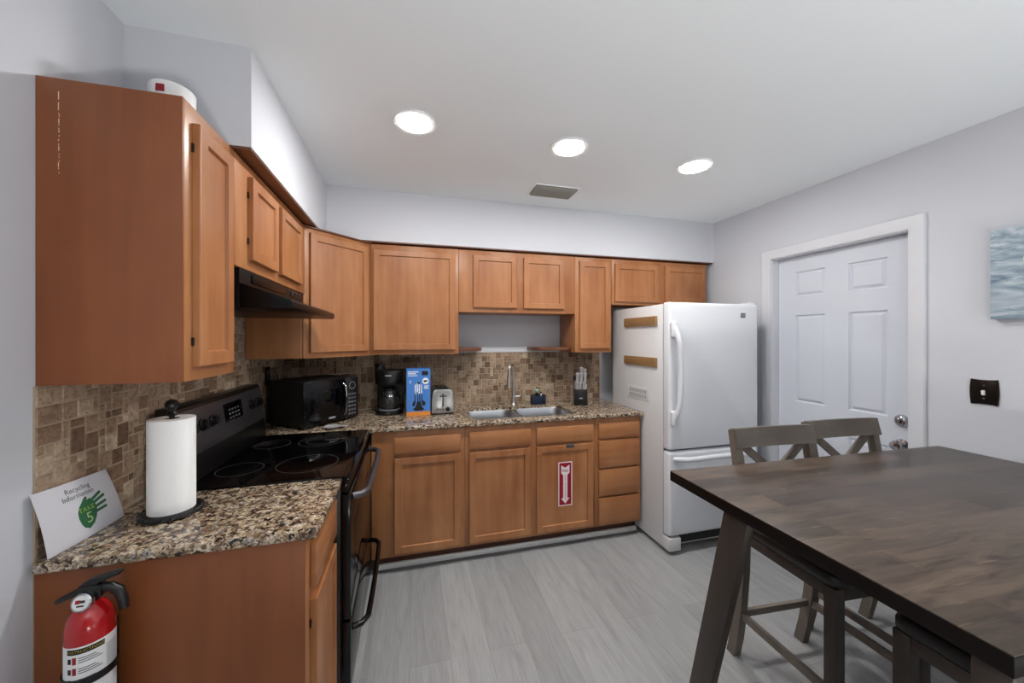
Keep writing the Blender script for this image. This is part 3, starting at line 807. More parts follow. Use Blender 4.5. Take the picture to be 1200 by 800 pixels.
# tall bowed handle on the left of the upper door
pts = []
for k in range(17):
    u = k / 16; z = 1.555 - u * .665
    off = .052 * min(1, math.sin(PI * min(max((u * 1.0), .0), 1)) * 1.9) ** .6 if 0 < u < 1 else 0.004
    pts.append((1.690 + .024 * math.sin(PI * u), FY - off, z))
b = MB(); b.tube(pts, [.020 if i in (0, 16) else .018 for i in range(17)], 14)
b.box((1.671, FY - .034, 1.46), (1.709, FY + .002, 1.572), .012, seg=3); b.box((1.671, FY - .034, .872), (1.709, FY + .002, .975), .012, seg=3)
fsub(b, 'handle', M['fridge'], ud)
pts = [(1.700 + .69 * k / 16, FY - (.046 * min(1, 2.4 * math.sin(PI * k / 16)) ** .7 if 0 < k < 16 else 0.0), .648 + .006 * math.sin(PI * k / 16)) for k in range(17)]
fsub(MB().tube(pts, [.012] + [.017] * 15 + [.012], 14), 'handle', M['fridge'], ld)
b = MB(); b.box((2.262, FY - .002, 1.603), (2.302, FY + .001, 1.635), .001); fsub(b, 'badge', M['dkgrey'], ud)['label'] = 'small dark grey maker badge'
b = MB(); b.box((2.268, FY - .0026, 1.609), (2.280, FY - .0019, 1.629)); b.box((2.284, FY - .0026, 1.609), (2.296, FY - .0019, 1.629)); fsub(b, 'badge_letters', M['greyp'], ud)
MB().box((2.36, FY + .02, 1.6995), (2.418, FY + .10, 1.713), .004).build('hinge_cover', M['fridge'], t)
b = MB(); b.box((FX0 + .10, FY + .050, .052), (FX1 - .10, FY + .064, .120)); b.build('base_grille', M['blackmatte'], t)
for x in (FX0 + .0005, FX1 - .0955):
    MB().box((x, FY + .001, .028), (x + .095, FY + .075, .117), .008).build('foot_cover', M['fridgeside'], t)
for x in (FX0 + .05, FX1 - .05):
    for y in (FY + .11, 2.70): MB().cyl((x, y, 0.0005), (x, y, .032), .018).build('roller_foot', M['black'], t)
# embossed plate on its side
b = MB(); b.box((FX0 - .002, 2.281, .990), (FX0 + .0005, 2.545, 1.095), .001); pl = b.build('side_plate', M['fridgeside'], t)
b = MB()
for r_ in range(2):
    for k in range(7): b.box((FX0 - .0026, 2.305 + k * .031 + .006, 1.012 + r_ * .036), (FX0 - .0018, 2.330 + k * .031 + .006, 1.040 + r_ * .036))
b.bm.transform(t.matrix_basis.inverted()); b.build('plate_print', M['gasketl'], pl, local=True, smooth=False)
def magbar(label, z0, z1, hooks):
    tt = thing('magnetic_bar', label, 'wooden bar', (FX0 - .010, 2.382, z0), group='wooden bars on the refrigerator side')
    MB().box((FX0 - .0195, 2.188, z0), (FX0 - .001, 2.578, z1), .003).build('bar', M['bamboo'], tt)
    if hooks:
        for k in range(5): MB().tube([(FX0 - .0195, 2.24 + k * .07, z0 + .02), (FX0 - .026, 2.24 + k * .07, z0 + .018), (FX0 - .027, 2.24 + k * .07, z0 + .026)], .0022, 8).build('hook', M['nickel'], tt)
magbar('upper bamboo bar with small hooks on the refrigerator side', 1.545, 1.612, True)
magbar('lower bamboo bar without hooks on the refrigerator side', 1.255, 1.320, False)

# ================================================================== DINING TABLE
TA = -math.radians(2.2); TC = (1.788, 0.7965)
t = thing('dining_table', 'counter height dining table with dark stained plank top against the right wall', 'table', (*TC, 0), TA)
L2, W2 = .775, .45
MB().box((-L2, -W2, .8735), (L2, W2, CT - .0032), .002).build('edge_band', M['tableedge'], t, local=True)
MB().box((-L2 + .0004, -W2 + .0004, CT - .0031), (L2 - .0004, W2 - .0004, CT), .0012).build('tabletop', M['planks'], t, local=True)
def tleg(sx, ty, by):
    top = Vector((sx * .748, ty, .8735)); bot = Vector((sx * .765, by, 0.0))
    hy = .048 if ty > 0 else .026
    def rect(c, wx, wy): return [(c.x - wx, c.y - wy, c.z), (c.x + wx, c.y - wy, c.z), (c.x + wx, c.y + wy, c.z), (c.x - wx, c.y + wy, c.z)]
    b = MB(); b.loft([rect(bot, .015, hy * .88), rect(top, .015, hy)])
    bmesh.ops.bevel(b.bm, geom=list(b.bm.edges), offset=.003, segments=2, affect='EDGES', profile=.5)
    b.build('leg', M['legwash_shaded'], t, local=True)
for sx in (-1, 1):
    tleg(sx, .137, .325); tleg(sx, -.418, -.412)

# ================================================================== CHAIRS
def make_chair(label, x, y, rz):
    t = thing('counter_chair', label, 'chair', (x, y, 0), rz, group='counter height chairs round the dining table')
    # thick rounded cushion, a little hollow in the middle
    lp = []
    for ins, z, r in ((.006, .600, .026), (.0, .607, .032), (.0, .630, .032), (.004, .640, .030), (.012, .6455, .026), (.035, .6460, .02), (.075, .6425, .02), (.13, .640, .02)):
        lp.append([(x, y, z) for x, y in rrect(-.216 + ins, .216 - ins, -.205 + ins, .205 - ins, r, 5)])
    mb = MB(); mb.loft(lp); mb.build('seat', M['leather'], t, local=True, angle=50)
    mb = MB()
    mb.box((-.172, -.197, .556), (.172, -.175, .5995), .002); mb.box((-.172, .170, .556), (.172, .192, .5995), .002)
    mb.box((-.210, -.158, .556), (-.188, .172, .5995), .002); mb.box((.188, -.158, .556), (.210, .172, .5995), .002)
    mb.build('seat_frame', M['legwash_shaded'], t, local=True)
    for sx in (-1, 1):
        mb = MB(); mb.box((sx * .193 - .0205, -.2, .0), (sx * .193 + .0205, -.159, .5995), .003); mb.build('leg', M['legwash_shaded'], t, local=True)
    # rear legs run up into the back posts, bowed in the side view
    cl = [(.262, 0.0), (.240, .10), (.218, .25), (.203, .42), (.197, .58), (.203, .72), (.222, .88), (.247, 1.035)]
    for sx in (-1, 1):
        hw = [.022, .022, .021, .021, .021, .020, .018, .016]
        lp = []
        for (yy, z), h in zip(cl, hw):
            cx = sx * (.190 + .010 * (z / 1.035))
            lp.append([(cx - .0175, yy - h, z), (cx + .0175, yy - h, z), (cx + .0175, yy + h, z), (cx - .0175, yy + h, z)])
        mb = MB(); mb.loft(lp); mb.build('leg', M['greywash'], t, local=True, angle=45)['label'] = 'rear leg bowed and rising into the back post'
    # top rail, curved in plan
    n = 12; lp = []
    for k in range(n + 1):
        u = k / n * 2 - 1; xx = .216 * u; yo = .012 * (1 - u * u)
        yb, yt = .220 + yo, .240 + yo
        lp.append([(xx, yb - .016, .962), (xx, yb + .010, .960), (xx, yt + .010, 1.042), (xx, yt - .016, 1.045)])
    mb = MB(); mb.loft(lp); mb.build('top_rail', M['greywashh'], t, local=True)
    # crossed slats and lower rail
    for s in (-1, 1):
        p0 = Vector((s * .165, .236, .966)); p1 = Vector((-s * .165, .208, .690)); d = (p1 - p0).normalized(); nn = Vector((d.z, 0, -d.x)).normalized() * .017; yy = Vector((0, .008 + .001 * s, 0))
        mb = MB(); mb.loft([[tuple(p + nn + yy), tuple(p - nn + yy), tuple(p - nn - yy), tuple(p + nn - yy)] for p in (p0, p1)]); mb.build('cross_slat', M['greywash'], t, local=True)
    mb = MB(); mb.box((-.175, .192, .655), (.175, .214, .700), .003); mb.build('lower_rail', M['greywashh'], t, local=True)
    for s in (-1, 1):
        mb = MB(); mb.loft([[(s * .193 - .009, -.16, .205), (s * .193 + .009, -.16, .205), (s * .193 + .009, -.16, .235), (s * .193 - .009, -.16, .235)], [(s * .191 - .009, .208, .195), (s * .191 + .009, .208, .195), (s * .191 + .009, .208, .225), (s * .191 - .009, .208, .225)]]); mb.build('stretcher', M['greywash'], t, local=True)
    mb = MB(); mb.box((-.175, .212, .195), (.175, .230, .225), .002); mb.build('stretcher', M['greywashh'], t, local=True)
    return t
c1 = make_chair('greywashed cross-back chair at the table nearest the refrigerator', 1.622, 1.092, -math.radians(4))
for lb, x, y, rz in (('greywashed cross-back chair at the table in front of the white door', 2.104, 1.118, -math.radians(4)),
                     ('counter chair tucked under the near side of the table, only its black seat corner showing', 1.592, .545, PI - math.radians(2))):
    c = copy_tree(c1); c.matrix_basis = T(x, y, 0) @ RZ(rz); c['label'] = lb

# ================================================================== SMALL APPLIANCES
# microwave
t = thing('microwave', 'black countertop microwave set diagonally in the corner beside the range', 'microwave', (-.597, 2.635, CT), math.radians(49))
hw, hd, H = .1985, .1675, .282
MB().box((-hw, -hd + .022, .014), (hw, hd, H), .004).build('body', M['blackmatte'], t, local=True)
d = MB().box((-hw, -hd, .014), (.095, -hd + .0215, H), .004).build('door', M['blackgloss'], t, local=True)
MB().box((-hw + .045, -hd - .0012, .075), (.045, -hd + .001, H - .06), .0005).build('window', M['glassblk'], d, local=True)
MB().tube([(.083, -hd, .045), (.086, -hd - .016, .06), (.090, -hd - .020, .15), (.082, -hd - .016, .235), (.076, -hd, .25)], .0045, 10).build('handle', M['chrome'], d, local=True)
MB().box((-.03, -hd - .001, .035), (.018, -hd + .001, .047), .0004).build('maker_mark', M['greyp'], d, local=True)
p = MB().box((.0955, -hd, .014), (hw, -hd + .0215, H), .004).build('control_panel', M['black'], t, local=True)
MB().ring(.021, .026, -.001, .003, n=32, mtx=T(.148, -hd - .0005, .228) @ RX(PI / 2)).build('dial', M['steel'], p, local=True)
b = MB()
for i in range(3):
    for j in range(6): b.box((.118 + i * .022, -hd - .0009, .035 + j * .026), (.134 + i * .022, -hd + .0002, .048 + j * .026))
b.build('keypad', M['keys'], p, local=True, smooth=False)
for sx in (-1, 1):
    for sy in (-1, 1): MB().cyl((sx * .16, sy * .13, .0005), (sx * .16, sy * .13, .015), .012, n=14).build('foot', M['black'], t, local=True)

# spoon rest
t = thing('spoon_rest', 'small steel spoon rest on the counter before the microwave', 'spoon rest', (-.452, 2.405, CT))
b = MB(); b.lathe([(.0, .002), (.03, .002), (.044, .010), (.047, .013), (.045, .014), (.030, .006), (0, .005)], n=28); b.box((.035, -.012, .009), (.085, .012, .013), .002)
b.build('dish', M['satin'], t, local=True)

# coffee maker
t = thing('coffee_maker', 'black drip coffee maker on the counter left of the blue box', 'coffee maker', (-.140, 2.795, CT), math.radians(-4))
def halfround(r, y0, y1): return [(r, y1), (-r, y1)] + [(-r * math.cos(a), y0 - r * .75 * math.sin(a)) for a in [PI * k / 16 for k in range(17)]]
MB().prism([(-u, v) for u, v in halfround(.098, -.035, .11)], 'z', .0005, .032, bev=.004).build('base', M['black'], t, local=True)
MB().lathe([(0, .0325), (.068, .0325), (.072, .034), (.068, .036), (0, .0362)], c=(0, -.03, 0), n=36).build('warming_plate', M['greyp'], t, local=True)
MB().box((-.012, -.112, .010), (.012, -.1035, .024), .003).build('switch', M['dkgrey'], t, local=True)
MB().box((-.096, .045, .0325), (.096, .11, .216), .006).build('water_tank', M['black'], t, local=True)
MB().prism([(-u, v) for u, v in halfround(.098, -.03, .11)], 'z', .2165, .312, bev=.006).build('brew_head', M['black'], t, local=True)
MB().box((-.022, -.1055, .275), (.022, -.1025, .284), .001).build('maker_mark', M['greyp'], t, local=True)
c = t; b = MB(); b.lathe([(0, .0368), (.058, .0368), (.066, .048), (.069, .085), (.062, .125), (.048, .155), (.044, .168), (.046, .176), (.0435, .176), (.0415, .167), (.0455, .154), (.059, .125), (.066, .085), (.063, .05), (.056, .040), (0, .040)], c=(0, -.03, 0), n=36)
cf = thing('coffee_carafe', 'glass coffee carafe with black handle on the coffee maker plate', 'carafe', t.matrix_basis @ Vector((0, -.03, .0368)), math.radians(-4))
b.bm.transform(T(0, .03, -.0368)); b.build('glass_jug', M['glass'], cf, local=True)
MB().lathe([(.048, .139), (.049, .148), (.04, .154), (0, .156)], n=30).build('lid', M['black'], cf, local=True)
MB().ring(.064, .067, .096, .108, n=36).build('band', M['chrome'], cf, local=True)
MB().tube([(.062, -.035, .106), (.082, -.048, .116), (.090, -.054, .09), (.086, -.052, .05), (.078, -.046, .025)], [.008, .009, .009, .009, .007], 12).build('handle', M['black'], cf, local=True)

# boxed utensil set
t = thing('utensil_box', 'tall blue carton picturing black kitchen utensils between coffee maker and toaster', 'box', (.0565, 2.690, CT), math.radians(2))
bw, bd, bh = .0815, .055, .327
b = MB(); b.box((-bw, -bd, .0005), (bw, bd, bh), .001)
for f in b.bm.faces:
    if abs(f.normal.x) > .5: f.material_index = 1
b.build('carton', [M['blue'], M['blued']], t, local=True, smooth=False)
yf = -bd
b = MB(); b.box((-bw + .0005, yf - .0005, .0008), (bw - .0005, yf + .0001, .030)); b.build('orange_band', M['orange'], t, local=True, smooth=False)
b = MB(); b.prism(rrect(.022, .066, .282, .312, .006), 'y', yf - .0006, yf + .0001); b.build('dark_emblem', M['inkblk'], t, local=True, smooth=False)
b = MB(); b.lathe([(.022, 0), (.022, .0006)], n=30, mtx=T(.048, yf, .242) @ RX(PI / 2)); b.build('round_inset', M['white'], t, local=True, smooth=False)
b = MB(); b.box((.034, yf - .0009, .238), (.062, yf - .0004, .248)); b.box((.04, yf - .0009, .232), (.05, yf - .0004, .24)); b.build('inset_picture', M['inkblk'], t, local=True, smooth=False)
b = MB()
for k, (x0, x1, z) in enumerate(((-.072, .0, .304), (-.072, -.018, .292), (-.072, -.008, .279), (.038, .070, .205), (.038, .066, .196), (.038, .068, .187), (-.062, -.050, .238), (-.058, -.054, .248), (-.060, -.052, .228))):
    b.box((x0, yf - .0006, z), (x1, yf + .0001, z + (.006 if k < 2 else .0045)))
b.build('white_lettering', M['white'], t, local=True, smooth=False)
b = MB()
for x in (-.022, -.008, .006, .020): b.box((x - .0035, yf - .0007, .15), (x + .0035, yf + .0001, .218 + (.012 if abs(x) < .01 else 0)))
b.build('picture_handles', M['steel'], t, local=True, smooth=False)
b = MB()
b.prism(rrect(-.008, .012, .222, .236, .004), 'y', yf - .0008, yf + .0001); b.build('picture_cap', M['inkblk'], t, local=True, smooth=False)
b = MB()
for x, zt, wd in ((-.024, .155, .006), (-.006, .155, .006), (.008, .155, .006), (.022, .155, .006)): b.box((x - wd / 2, yf - .0008, .095), (x + wd / 2, yf + .0001, zt))
b.prism([(-.044, .075), (-.030, .066), (-.022, .082), (-.020, .108), (-.032, .104), (-.040, .09)], 'y', yf - .0008, yf + .0001)
b.prism([(.020, .108), (.036, .104), (.048, .09), (.044, .07), (.030, .068), (.022, .082)], 'y', yf - .0008, yf + .0001)
b.prism([(-.038, .046), (-.020, .036), (.022, .036), (.040, .046), (.026, .060), (.012, .10), (-.010, .10), (-.022, .060)], 'y', yf - .0008, yf + .0001)
b.build('picture_utensils', M['inkblk'], t, local=True, smooth=False)

# toaster
t = thing('toaster', 'small brushed steel two slot toaster right of the blue box', 'toaster', (.223, 2.755, CT), math.radians(2))
lp = []
for y, i in ((-.122, .006), (-.12, .0), (.12, .0), (.122, .006)):
    lp.append([(x, y, z) for x, z in ((-.079 + i, .012), (.079 - i, .012), (.077 - i, .10), (.068 - i, .160), (.056 - i, .176 - i), (-.056 + i, .176 - i), (-.068 + i, .160), (-.077 + i, .10))])
MB().loft(lp).build('body', M['steel'], t, local=True, angle=25)
MB().box((-.0785, -.121, .0005), (.0785, .121, .0115), .003).build('base', M['black'], t, local=True)
MB().box((-.0405, -.10, .1762), (.0405, .10, .184), .003).build('slot_frame', M['black'], t, local=True)
MB().box((-.004, -.1235, .055), (.004, -.1222, .148), .0004).build('lever_track', M['black'], t, local=True)
MB().box((-.026, -.138, .128), (.026, -.1236, .136), .003).build('lever', M['black'], t, local=True)
MB().box((-.052, -.1245, .026), (.052, -.1222, .050), .001).build('control_strip', M['steel'], t, local=True)
MB().lathe([(.015, 0), (.015, .006), (.011, .010), (0, .011)], n=22, mtx=T(.034, -.1245, .038) @ RX(PI / 2)).build('dial', M['black'], t, local=True)
for k in range(3): MB().box((-.042 + k * .018, -.1255, .034), (-.032 + k * .018, -.1244, .042), .0004).build('button', M['dkgrey'], t, local=True)

# knife block and its knives
t = thing('knife_block', 'black knife block at the right end of the counter by the refrigerator', 'knife block', (1.352, 2.745, CT), math.radians(-22))
MB().prism([(-.06, .0005), (-.06, .118), (-.045, .128), (-.010, .198), (.06, .226), (.06, .0005)], 'x', -.053, .053, bev=.003).build('block', M['black'], t, local=True)
MB().box((-.014, -.0606, .055), (.014, -.0598, .063)).build('maker_mark', M['greyp'], t, local=True, smooth=False)
def knife(label, x, y, z, ln, r, tilt, big):
    k = thing('kitchen_knife', label, 'knife', t.matrix_basis @ Vector((x, y, z)), math.radians(-22), group='steel handled knives in the block')
    mt = RX(tilt)
    MB().tube([(0, 0, 0.001), (0, 0, ln * .3), (0, 0, ln * .7), (0, 0, ln)], [r * .85, r, r * .9, r * 1.15], 12, mtx=mt, flat=1.4).build('handle', M['satin'], k, local=True)
    MB().lathe([(r * 1.2, ln), (r * 1.25, ln + .006), (0, ln + .009)], n=14, mtx=mt).build('end_cap', M['satin'], k, local=True)
dz_ = .005
for i, (lb, x) in enumerate((('left steak knife of the low front row in the knife block', -.030), ('middle steak knife of the low front row in the knife block', -.004), ('right steak knife of the low front row in the knife block', .022))):
    knife(lb, x, -.051, .130, .056, .0065, .30, False)
for lb, x, y, z, ln in (('long knife at the left of the upper row in the block', -.026, -.024, .172, .082), ('long knife at the centre of the upper row in the block', .003, -.024, .172, .082), ('long knife at the right of the upper row in the block', .034, -.024, .172, .082),
                        ('tall knife at the back left of the block', .008, .020, .212, .085), ('tall knife at the back right of the block', .036, .022, .213, .07)):
    knife(lb, x, y - .002, z + dz_, ln, .0095, .30, True)

# ================================================================== NEAR COUNTER
hx, hy = -.715, 1.372
t = thing('paper_towel_holder', 'black upright paper towel holder on the short granite counter', 'paper towel holder', (hx, hy, CT))
b = MB(); b.lathe([(0, .0005), (.076, .0005), (.079, .004), (.076, .009), (.066, .013), (0, .013)], n=48); b.build('base', M['black'], t, local=True)
b = MB(); 
for k in range(24):
    a0 = 2 * PI * k / 24; b.cyl((.075 * math.cos(a0), .075 * math.sin(a0), .006), (.075 * math.cos(a0 + .2), .075 * math.sin(a0 + .2), .011), .005, .005, n=8)
b.build('twisted_rim', M['black'], t, local=True)
MB().cyl((0, 0, .0132), (0, 0, .318), .007).build('rod', M['black'], t, local=True)
MB().lathe([(.012, .302), (.014, .308), (.009, .316), (.011, .324), (.017, .330), (.018, .340), (.012, .350), (0, .354)], n=24).build('finial', M['black'], t, local=True)
t = thing('paper_towel_roll', 'white paper towel roll on the black holder', 'paper towel roll', (hx, hy, CT + .0135))
R0 = .0575
b = MB(); b.ring(.021, R0, .0, .281, n=64); 
b.build('roll', M['towel'], t, local=True)
MB().ring(.0185, .0208, .001, .280, n=32).build('core', M['cardboard'], t, local=True)
lp = []
for zz in (.002, .279):
    row = []
    for k in range(12):
        a = -1.05 + k * .075; rr = R0 + .0006 + .0001 * k + (.0035 * ((k - 8) / 3) ** 2 if k > 8 else 0)
        row.append((rr * math.cos(a), rr * math.sin(a), zz + (.0 if zz < .1 else 0)))
    lp.append(row)
b = MB(); b.loft(lp, 0, False, False, closed=False); b.build('loose_sheet', M['towel'], t, local=True)

# recycling card
t = thing('recycling_card', 'white folded recycling information card leaning on the left tile wall', 'sign', (-.86, 1.27, CT))
BL, BR, TLc, TRc = Vector((-.8555, 1.158, CT + .001)), Vector((-.842, 1.385, CT + .001)), Vector((-.8805, 1.146, 1.079)), Vector((-.8795, 1.371, 1.066))
def cardp(u, v, off=0.0):
    p = BL.lerp(BR, u).lerp(TLc.lerp(TRc, u), v)
    p.x += .004 * math.sin(PI * u) + .004 * math.sin(PI * v) + off
    return p
b = bmesh.new(); n1, n2 = 14, 10
g = [[b.verts.new(cardp(i / n1, j / n2)) for j in range(n2 + 1)] for i in range(n1 + 1)]
for i in range(n1):
    for j in range(n2): b.faces.new((g[i][j], g[i + 1][j], g[i + 1][j + 1], g[i][j + 1]))
r = bmesh.ops.extrude_face_region(b, geom=list(b.faces))
for v in [v for v in r['geom'] if isinstance(v, bmesh.types.BMVert)]: v.co.x -= .0008
bmesh.ops.recalc_face_normals(b, faces=b.faces)
mb = MB(); mb.bm.free(); mb.bm = b; mb.build('card', M['papercard'], t)
def cbend(off):
    # x in 0..1 across, z in 0..1 up
    return lambda x, y, z: cardp(x, z, off + (0.0002 if y < 0 else 0))
AR = .17 / .227
def ctext(s, size, u, v, name, mat, off=.0004, space=1.0, bold=0):
    mb = MB()
    def bend(x, y, z): return cardp(u + x, v + z / AR, off)
    text_mb(mb, s, size, Matrix.Identity(4), bend=bend, space=space)
    return mb.build(name, mat, t, smooth=False)
ctext('Recycling', .088, .50, .855, 'lettering', M['ink']); ctext('Information', .088, .485, .745, 'lettering', M['ink'])
def cpoly(pts, name, mat, off):
    mb = MB(); b = bmesh.new(); n = len(pts); cu = sum(p[0] for p in pts) / n; cv = sum(p[1] for p in pts) / n; rg = []
    for q in (1.0, .75, .5, .25): rg.append([b.verts.new(cardp(cu + (u - cu) * q, cv + (v - cv) * q, off)) for u, v in pts])
    c0 = b.verts.new(cardp(cu, cv, off))
    for a_, b_ in zip(rg, rg[1:]):
        for k in range(n): b.faces.new((a_[k], a_[(k + 1) % n], b_[(k + 1) % n], b_[k]))
    for k in range(n): b.faces.new((rg[-1][k], rg[-1][(k + 1) % n], c0))
    
    bmesh.ops.recalc_face_normals(b, faces=b.faces)
    if sum(f.normal.x for f in b.faces) < 0: bmesh.ops.reverse_faces(b, faces=b.faces)
    mb._add(b); return mb.build(name, mat, t, smooth=False)
def strip(p, q, w):
    d = Vector((q[0] - p[0], (q[1] - p[1]) * AR)); d.normalize(); nx, nv = -d.y * w, d.x * w / AR
    pts = []
    for k in range(7):
        a = PI * k / 6 - PI / 2; pts.append((q[0] + d.x * w * math.cos(a) + nx * math.sin(a), q[1] + d.y * w * math.cos(a) / AR + nv * math.sin(a)))
    return [(p[0] - nx, p[1] - nv)] + pts + [(p[0] + nx, p[1] + nv)]
palm = [(.395, .36), (.40, .46), (.44, .56), (.52, .62), (.60, .63), (.64, .54), (.65, .42), (.62, .29), (.57, .19), (.50, .13), (.44, .18), (.41, .26)]
cpoly(palm, 'hand_palm', M['greend'], .0004)
for p, q in (((.44, .52), (.545, .66)), ((.60, .58), (.75, .66)), ((.61, .52), (.79, .585)), ((.61, .44), (.785, .475)), ((.60, .36), (.775, .375))):
    cpoly(strip(p, q, .019), 'hand_finger', M['greend'], .0005)
ctext('TAKE', .086, .515, .475, 'lettering', M['greenl'], .0009); ctext('5', .19, .525, .31, 'lettering', M['greenp'], .0008)

# white tub on top of the tall wall cabinet
t = thing('plastic_tub', 'white round tub with red print on top of the tall left cabinet', 'tub', (-.708, 1.362, UZ1))
MB().lathe([(0, .0005), (.050, .0005), (.054, .004), (.056, .112), (.052, .118), (0, .119)], n=48).build('tub', M['white'], t, local=True)
b = MB()
for k in range(6):
    a = -2.35 + k * .07
    pass
lp = [[(.0562 * math.cos(a), .0562 * math.sin(a), z) for a in [-1.82 + .08 * k for k in range(6)]] for z in (.080, .102)]
b.loft(lp, 0, False, False, closed=False); b.build('red_label', M['redsign'], t, local=True)

# ================================================================== FIRE EXTINGUISHER
ex, ey = -.732, 1.097; ez = .50
t = thing('fire_extinguisher', 'red fire extinguisher hung on the brown end panel of the left base cabinet', 'fire extinguisher', (ex, ey, ez))
RE = .0425; SH = .40
MB().lathe([(0, 0), (.036, .0), (.0405, .006), (RE, .016), (RE, .272), (.0410, .292), (.0355, .312), (.026, .326), (.0165, .333), (.0145, .340), (0, .340)], n=48).build('cylinder', M['red'], t, local=True, angle=60)
def arc(z0, z1, a0, a1, r, n=24):
    a0 += SH; a1 += SH
    b = MB(); b.loft([[(r * math.sin(a0 + (a1 - a0) * k / n), -r * math.cos(a0 + (a1 - a0) * k / n), z) for k in range(n + 1)] for z in (z0, z1)], 0, False, False, closed=False); return b
lab = arc(.075, .256, -1.15, 1.55, RE + .0004).build('label_sheet', M['paper'], t, local=True)
arc(.240, .252, -.75, .72, RE + .0008).build('label_heading_bar', M['inkblk'], lab, local=True)
def ebend(a_off, zc, r=RE + .0012): return lambda x, y, z: (r * math.sin(SH + a_off + x / r), -r * math.cos(SH + a_off + x / r), zc + z)
b = MB(); text_mb(b, 'INSTRUCTIONS', .0086, Matrix.Identity(4), bend=ebend(-.01, .246), space=1.05); b.build('lettering', M['yellow'], lab, local=True, smooth=False)
b = MB()
for k, zc in enumerate((.226, .202, .178)):
    for j in range(3): b._add(arc(zc + j * .005 - .006, zc + j * .005 - .0042, -.25, .62 - .12 * j, RE + .0009, 10).bm)
b2 = MB()
for zc in (.226, .202, .178):
    b2._add(arc(zc - .006, zc + .006, -.72, -.56, RE + .0009, 6).bm)
b2.build('label_symbols', M['inkblk'], lab, local=True, smooth=False)
b.build('label_text_lines', M['ink'], lab, local=True, smooth=False)
b = MB()
for zc in (.226, .202): b.loft([[((RE + .001) * math.sin(a), -(RE + .001) * math.cos(a), z) for a in (SH - .50, SH - .42, SH - .34)] for z in (zc - .008, zc + .008)], 0, False, False, closed=False)
b.build('label_red_pictures', M['redsign'], lab, local=True, smooth=False)
b = MB()
for k in range(16): b._add(arc(.235 - k * .0045, .2368 - k * .0045, .80, 1.42, RE + .0009, 8).bm)
b.build('label_small_print', M['greyp'], lab, local=True, smooth=False)
b = MB(); text_mb(b, 'A:B:C', .030, Matrix.Identity(4), bend=ebend(.05, .125)); b.build('lettering', M['inkblk'], lab, local=True, smooth=False)
MB().ring(RE + .001, RE + .004, .166, .183, n=48).build('strap', M['black'], t, local=True)
MB().box((-.014, RE + .0008, .06), (.014, RE + .0235, .25), .002).build('wall_bracket', M['black'], t, local=True)
b = MB(); b.lathe([(.017, .336), (.019, .342), (.019, .366), (.013, .374), (0, .375)], n=24); b.box((-.022, -.012, .350), (.030, .012, .385), .004); b.build('valve', M['black'], t, local=True)
MB().prism([(-.020, .362), (-.066, .345), (-.072, .347), (-.072, .355), (-.022, .378)], 'y', -.010, .010, bev=.002).build('carry_handle', M['black'], t, local=True)
MB().prism([(-.020, .386), (.000, .400), (.060, .414), (.070, .412), (.068, .404), (.020, .388), (.010, .380), (-.018, .380)], 'y', -.010, .010, bev=.002).build('squeeze_lever', M['black'], t, local=True)
MB().tube([(.018, 0, .372), (.040, .002, .372), (.060, .004, .356), (.070, .004, .330), (.073, .004, .304)], [.010, .0125, .013, .012, .011], 14).build('nozzle', M['black'], t, local=True)
GM = T(.000, -.018, .350) @ RX(PI / 2 - .22)
gg = MB().lathe([(.015, 0), (.0175, .002), (.0175, .010), (.015, .012), (.0145, .0105), (0, .0105)], n=32, mtx=GM).build('pressure_gauge', M['chrome'], t, local=True)
MB().lathe([(.0142, .0107), (.0142, .0111)], n=32, mtx=GM).build('gauge_face', M['paper'], gg, local=True)
b = MB(); b.box((-.009, -.001, .0112), (-.001, .006, .0116), mtx=GM); b.build('red_zone', M['redsign'], gg, local=True, smooth=False)
b = MB(); b.box((-.001, .0, .0112), (.007, .005, .0116), mtx=GM); b.box((-.006, -.007, .0112), (.006, -.004, .0116), mtx=GM); b.build('gauge_print', M['ink'], gg, local=True, smooth=False)

VS = T(0, 0, .332) @ Matrix.Scale(.86, 4) @ T(0, 0, -.336)
for o in kids(t):
    if o.name.split('.')[0] in ('valve', 'carry_handle', 'squeeze_lever', 'nozzle', 'pressure_gauge'):
        mt = VS
        if o.name.startswith('pressure_gauge'): mt = VS @ T(0, -.018, .350) @ Matrix.Scale(1.3, 4) @ T(0, .018, -.350)
        o.data.transform(mt)
        for q in kids(o): q.data.transform(mt)

# fire extinguisher sign on the sink cabinet door
YS_ = 2.3645 - .0205 + .009      # the recessed panel's face
t = thing('fire_sign', 'red sticker with white down arrow reading FIRE EXTINGUISHER on sink door', 'sign', (1.043, YS_, .29))
b = MB(); b.prism(rrect(.992, 1.096, .292, .597, .004), 'y', YS_ - .0010, YS_ - .0003); b.build('white_border', M['whitesign'], t, smooth=False)
b = MB(); b.prism(rrect(.999, 1.089, .299, .590, .003), 'y', YS_ - .0014, YS_ - .0009); b.build('red_field', M['redsign'], t, smooth=False)
cx = 1.044
b = MB(); b.prism([(cx - .031, .575), (cx, .556), (cx + .031, .575), (cx + .031, .520), (cx + .016, .506), (cx + .016, .345), (cx + .031, .345), (cx, .308), (cx - .031, .345), (cx - .016, .345), (cx - .016, .506), (cx - .031, .520)], 'y', YS_ - .0018, YS_ - .0013); b.build('white_arrow', M['whitesign'], t, smooth=False)
b = MB(); text_mb(b, 'FIRE', .026, T(cx, YS_ - .0020, .534)); b.build('lettering', M['redsign'], t, smooth=False)
b = MB()
for k, chh in enumerate('EXTINGUISHER'): text_mb(b, chh, .0155, T(cx, YS_ - .0020, .502 - k * .0146))
b.build('lettering', M['redsign'], t, smooth=False)

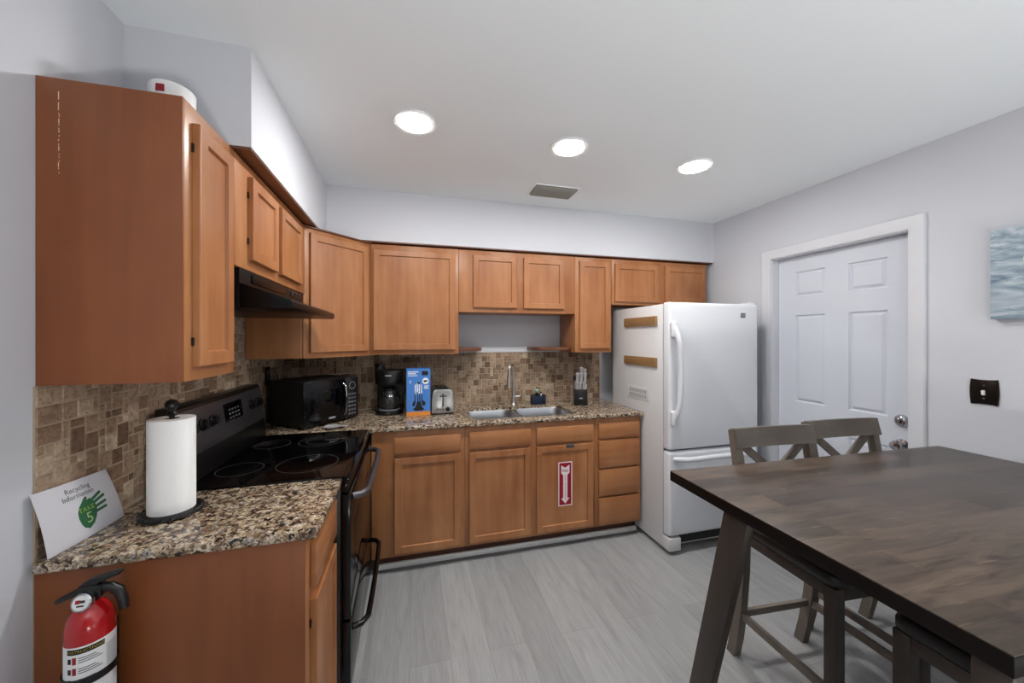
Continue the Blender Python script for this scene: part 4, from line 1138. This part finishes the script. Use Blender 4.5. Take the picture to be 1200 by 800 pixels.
# ================================================================== WALL PLATES AND PICTURE
def outlet(label, mtx, plug):
    t = bpy.data.objects.new('wall_outlet', None); COL.objects.link(t); t.empty_display_size = .05
    t.matrix_basis = mtx; tag(t, label, 'outlet', 'black wall outlets on the tiles')
    MB().box((-.038, -.006, -.058), (.038, 0, .058), .003).build('plate', M['blackgloss'], t, local=True)
    for s in (-1, 1):
        MB().lathe([(.017, 0), (.017, .002), (0, .0022)], n=24, mtx=T(0, -.006, s * .02) @ RX(PI / 2)).build('socket', M['dkgrey'], t, local=True)
    if plug:
        MB().lathe([(.016, .0), (.015, .02), (.008, .028), (0, .029)], n=20, mtx=T(0, -.0085, .02) @ RX(PI / 2)).build('plug', M['greyp'], t, local=True)
outlet('black outlet with round grey plug on the tiles behind the coffee maker', T(-.222, YB - .0075, 1.205), True)
outlet('black outlet on the left tiles behind the microwave', T(XL + .0080, 2.66, 1.215) @ RZ(PI / 2), False)

t = bpy.data.objects.new('light_switch', None); COL.objects.link(t); t.matrix_basis = T(XR, 1.067, 1.206) @ RZ(-PI / 2)
tag(t, 'dark bronze light switch plate with scalloped edge and white toggle on right wall', 'light switch')
poly = []
for k in range(13): u = k / 12; poly.append((-.042 + .084 * u, -.060 + .004 * math.sin(PI * u) - .000))
for k in range(1, 13): u = k / 12; poly.append((.042 + .004 * math.sin(PI * u), -.060 + .120 * u))
for k in range(1, 13): u = k / 12; poly.append((.042 - .084 * u, .060 - .004 * math.sin(PI * u)))
for k in range(1, 12): u = k / 12; poly.append((-.042 - .004 * math.sin(PI * u), .060 - .120 * u))
MB().prism(poly, 'y', -.0065, -.0003, bev=.0015).build('plate', M['bronze'], t, local=True)
MB().box((-.005, -.0185, -.012), (.005, -.0068, .010), .002, mtx=RX(.2)).build('toggle', M['white'], t, local=True)
for s in (-1, 1): MB().lathe([(.004, 0), (.0035, .0015), (0, .002)], n=14, mtx=T(0, -.0066, s * .030) @ RX(PI / 2)).build('screw', M['dkgrey'], t, local=True)

t = thing('canvas_picture', 'seascape canvas picture in blue and grey on the right wall', 'picture', (XR - .018, .735, 1.543))
MB().box((XR - .036, .435, 1.543), (XR - .0006, 1.036, 1.945), .002).build('canvas', M['sea'], t)
b = MB(); b.prism([(.915, 1.86), (.93, 1.925), (.905, 1.94), (.86, 1.935), (.855, 1.865)], 'x', XR - .0364, XR - .0359); b.build('painted_sail', M['paper'], t, smooth=False)
b = MB(); b.ring(.028, .038, 0, .0006, mtx=T(XR - .0359, .905, 1.80) @ RY(-PI / 2)); b.build('painted_ring', M['greenp'], t, smooth=False)
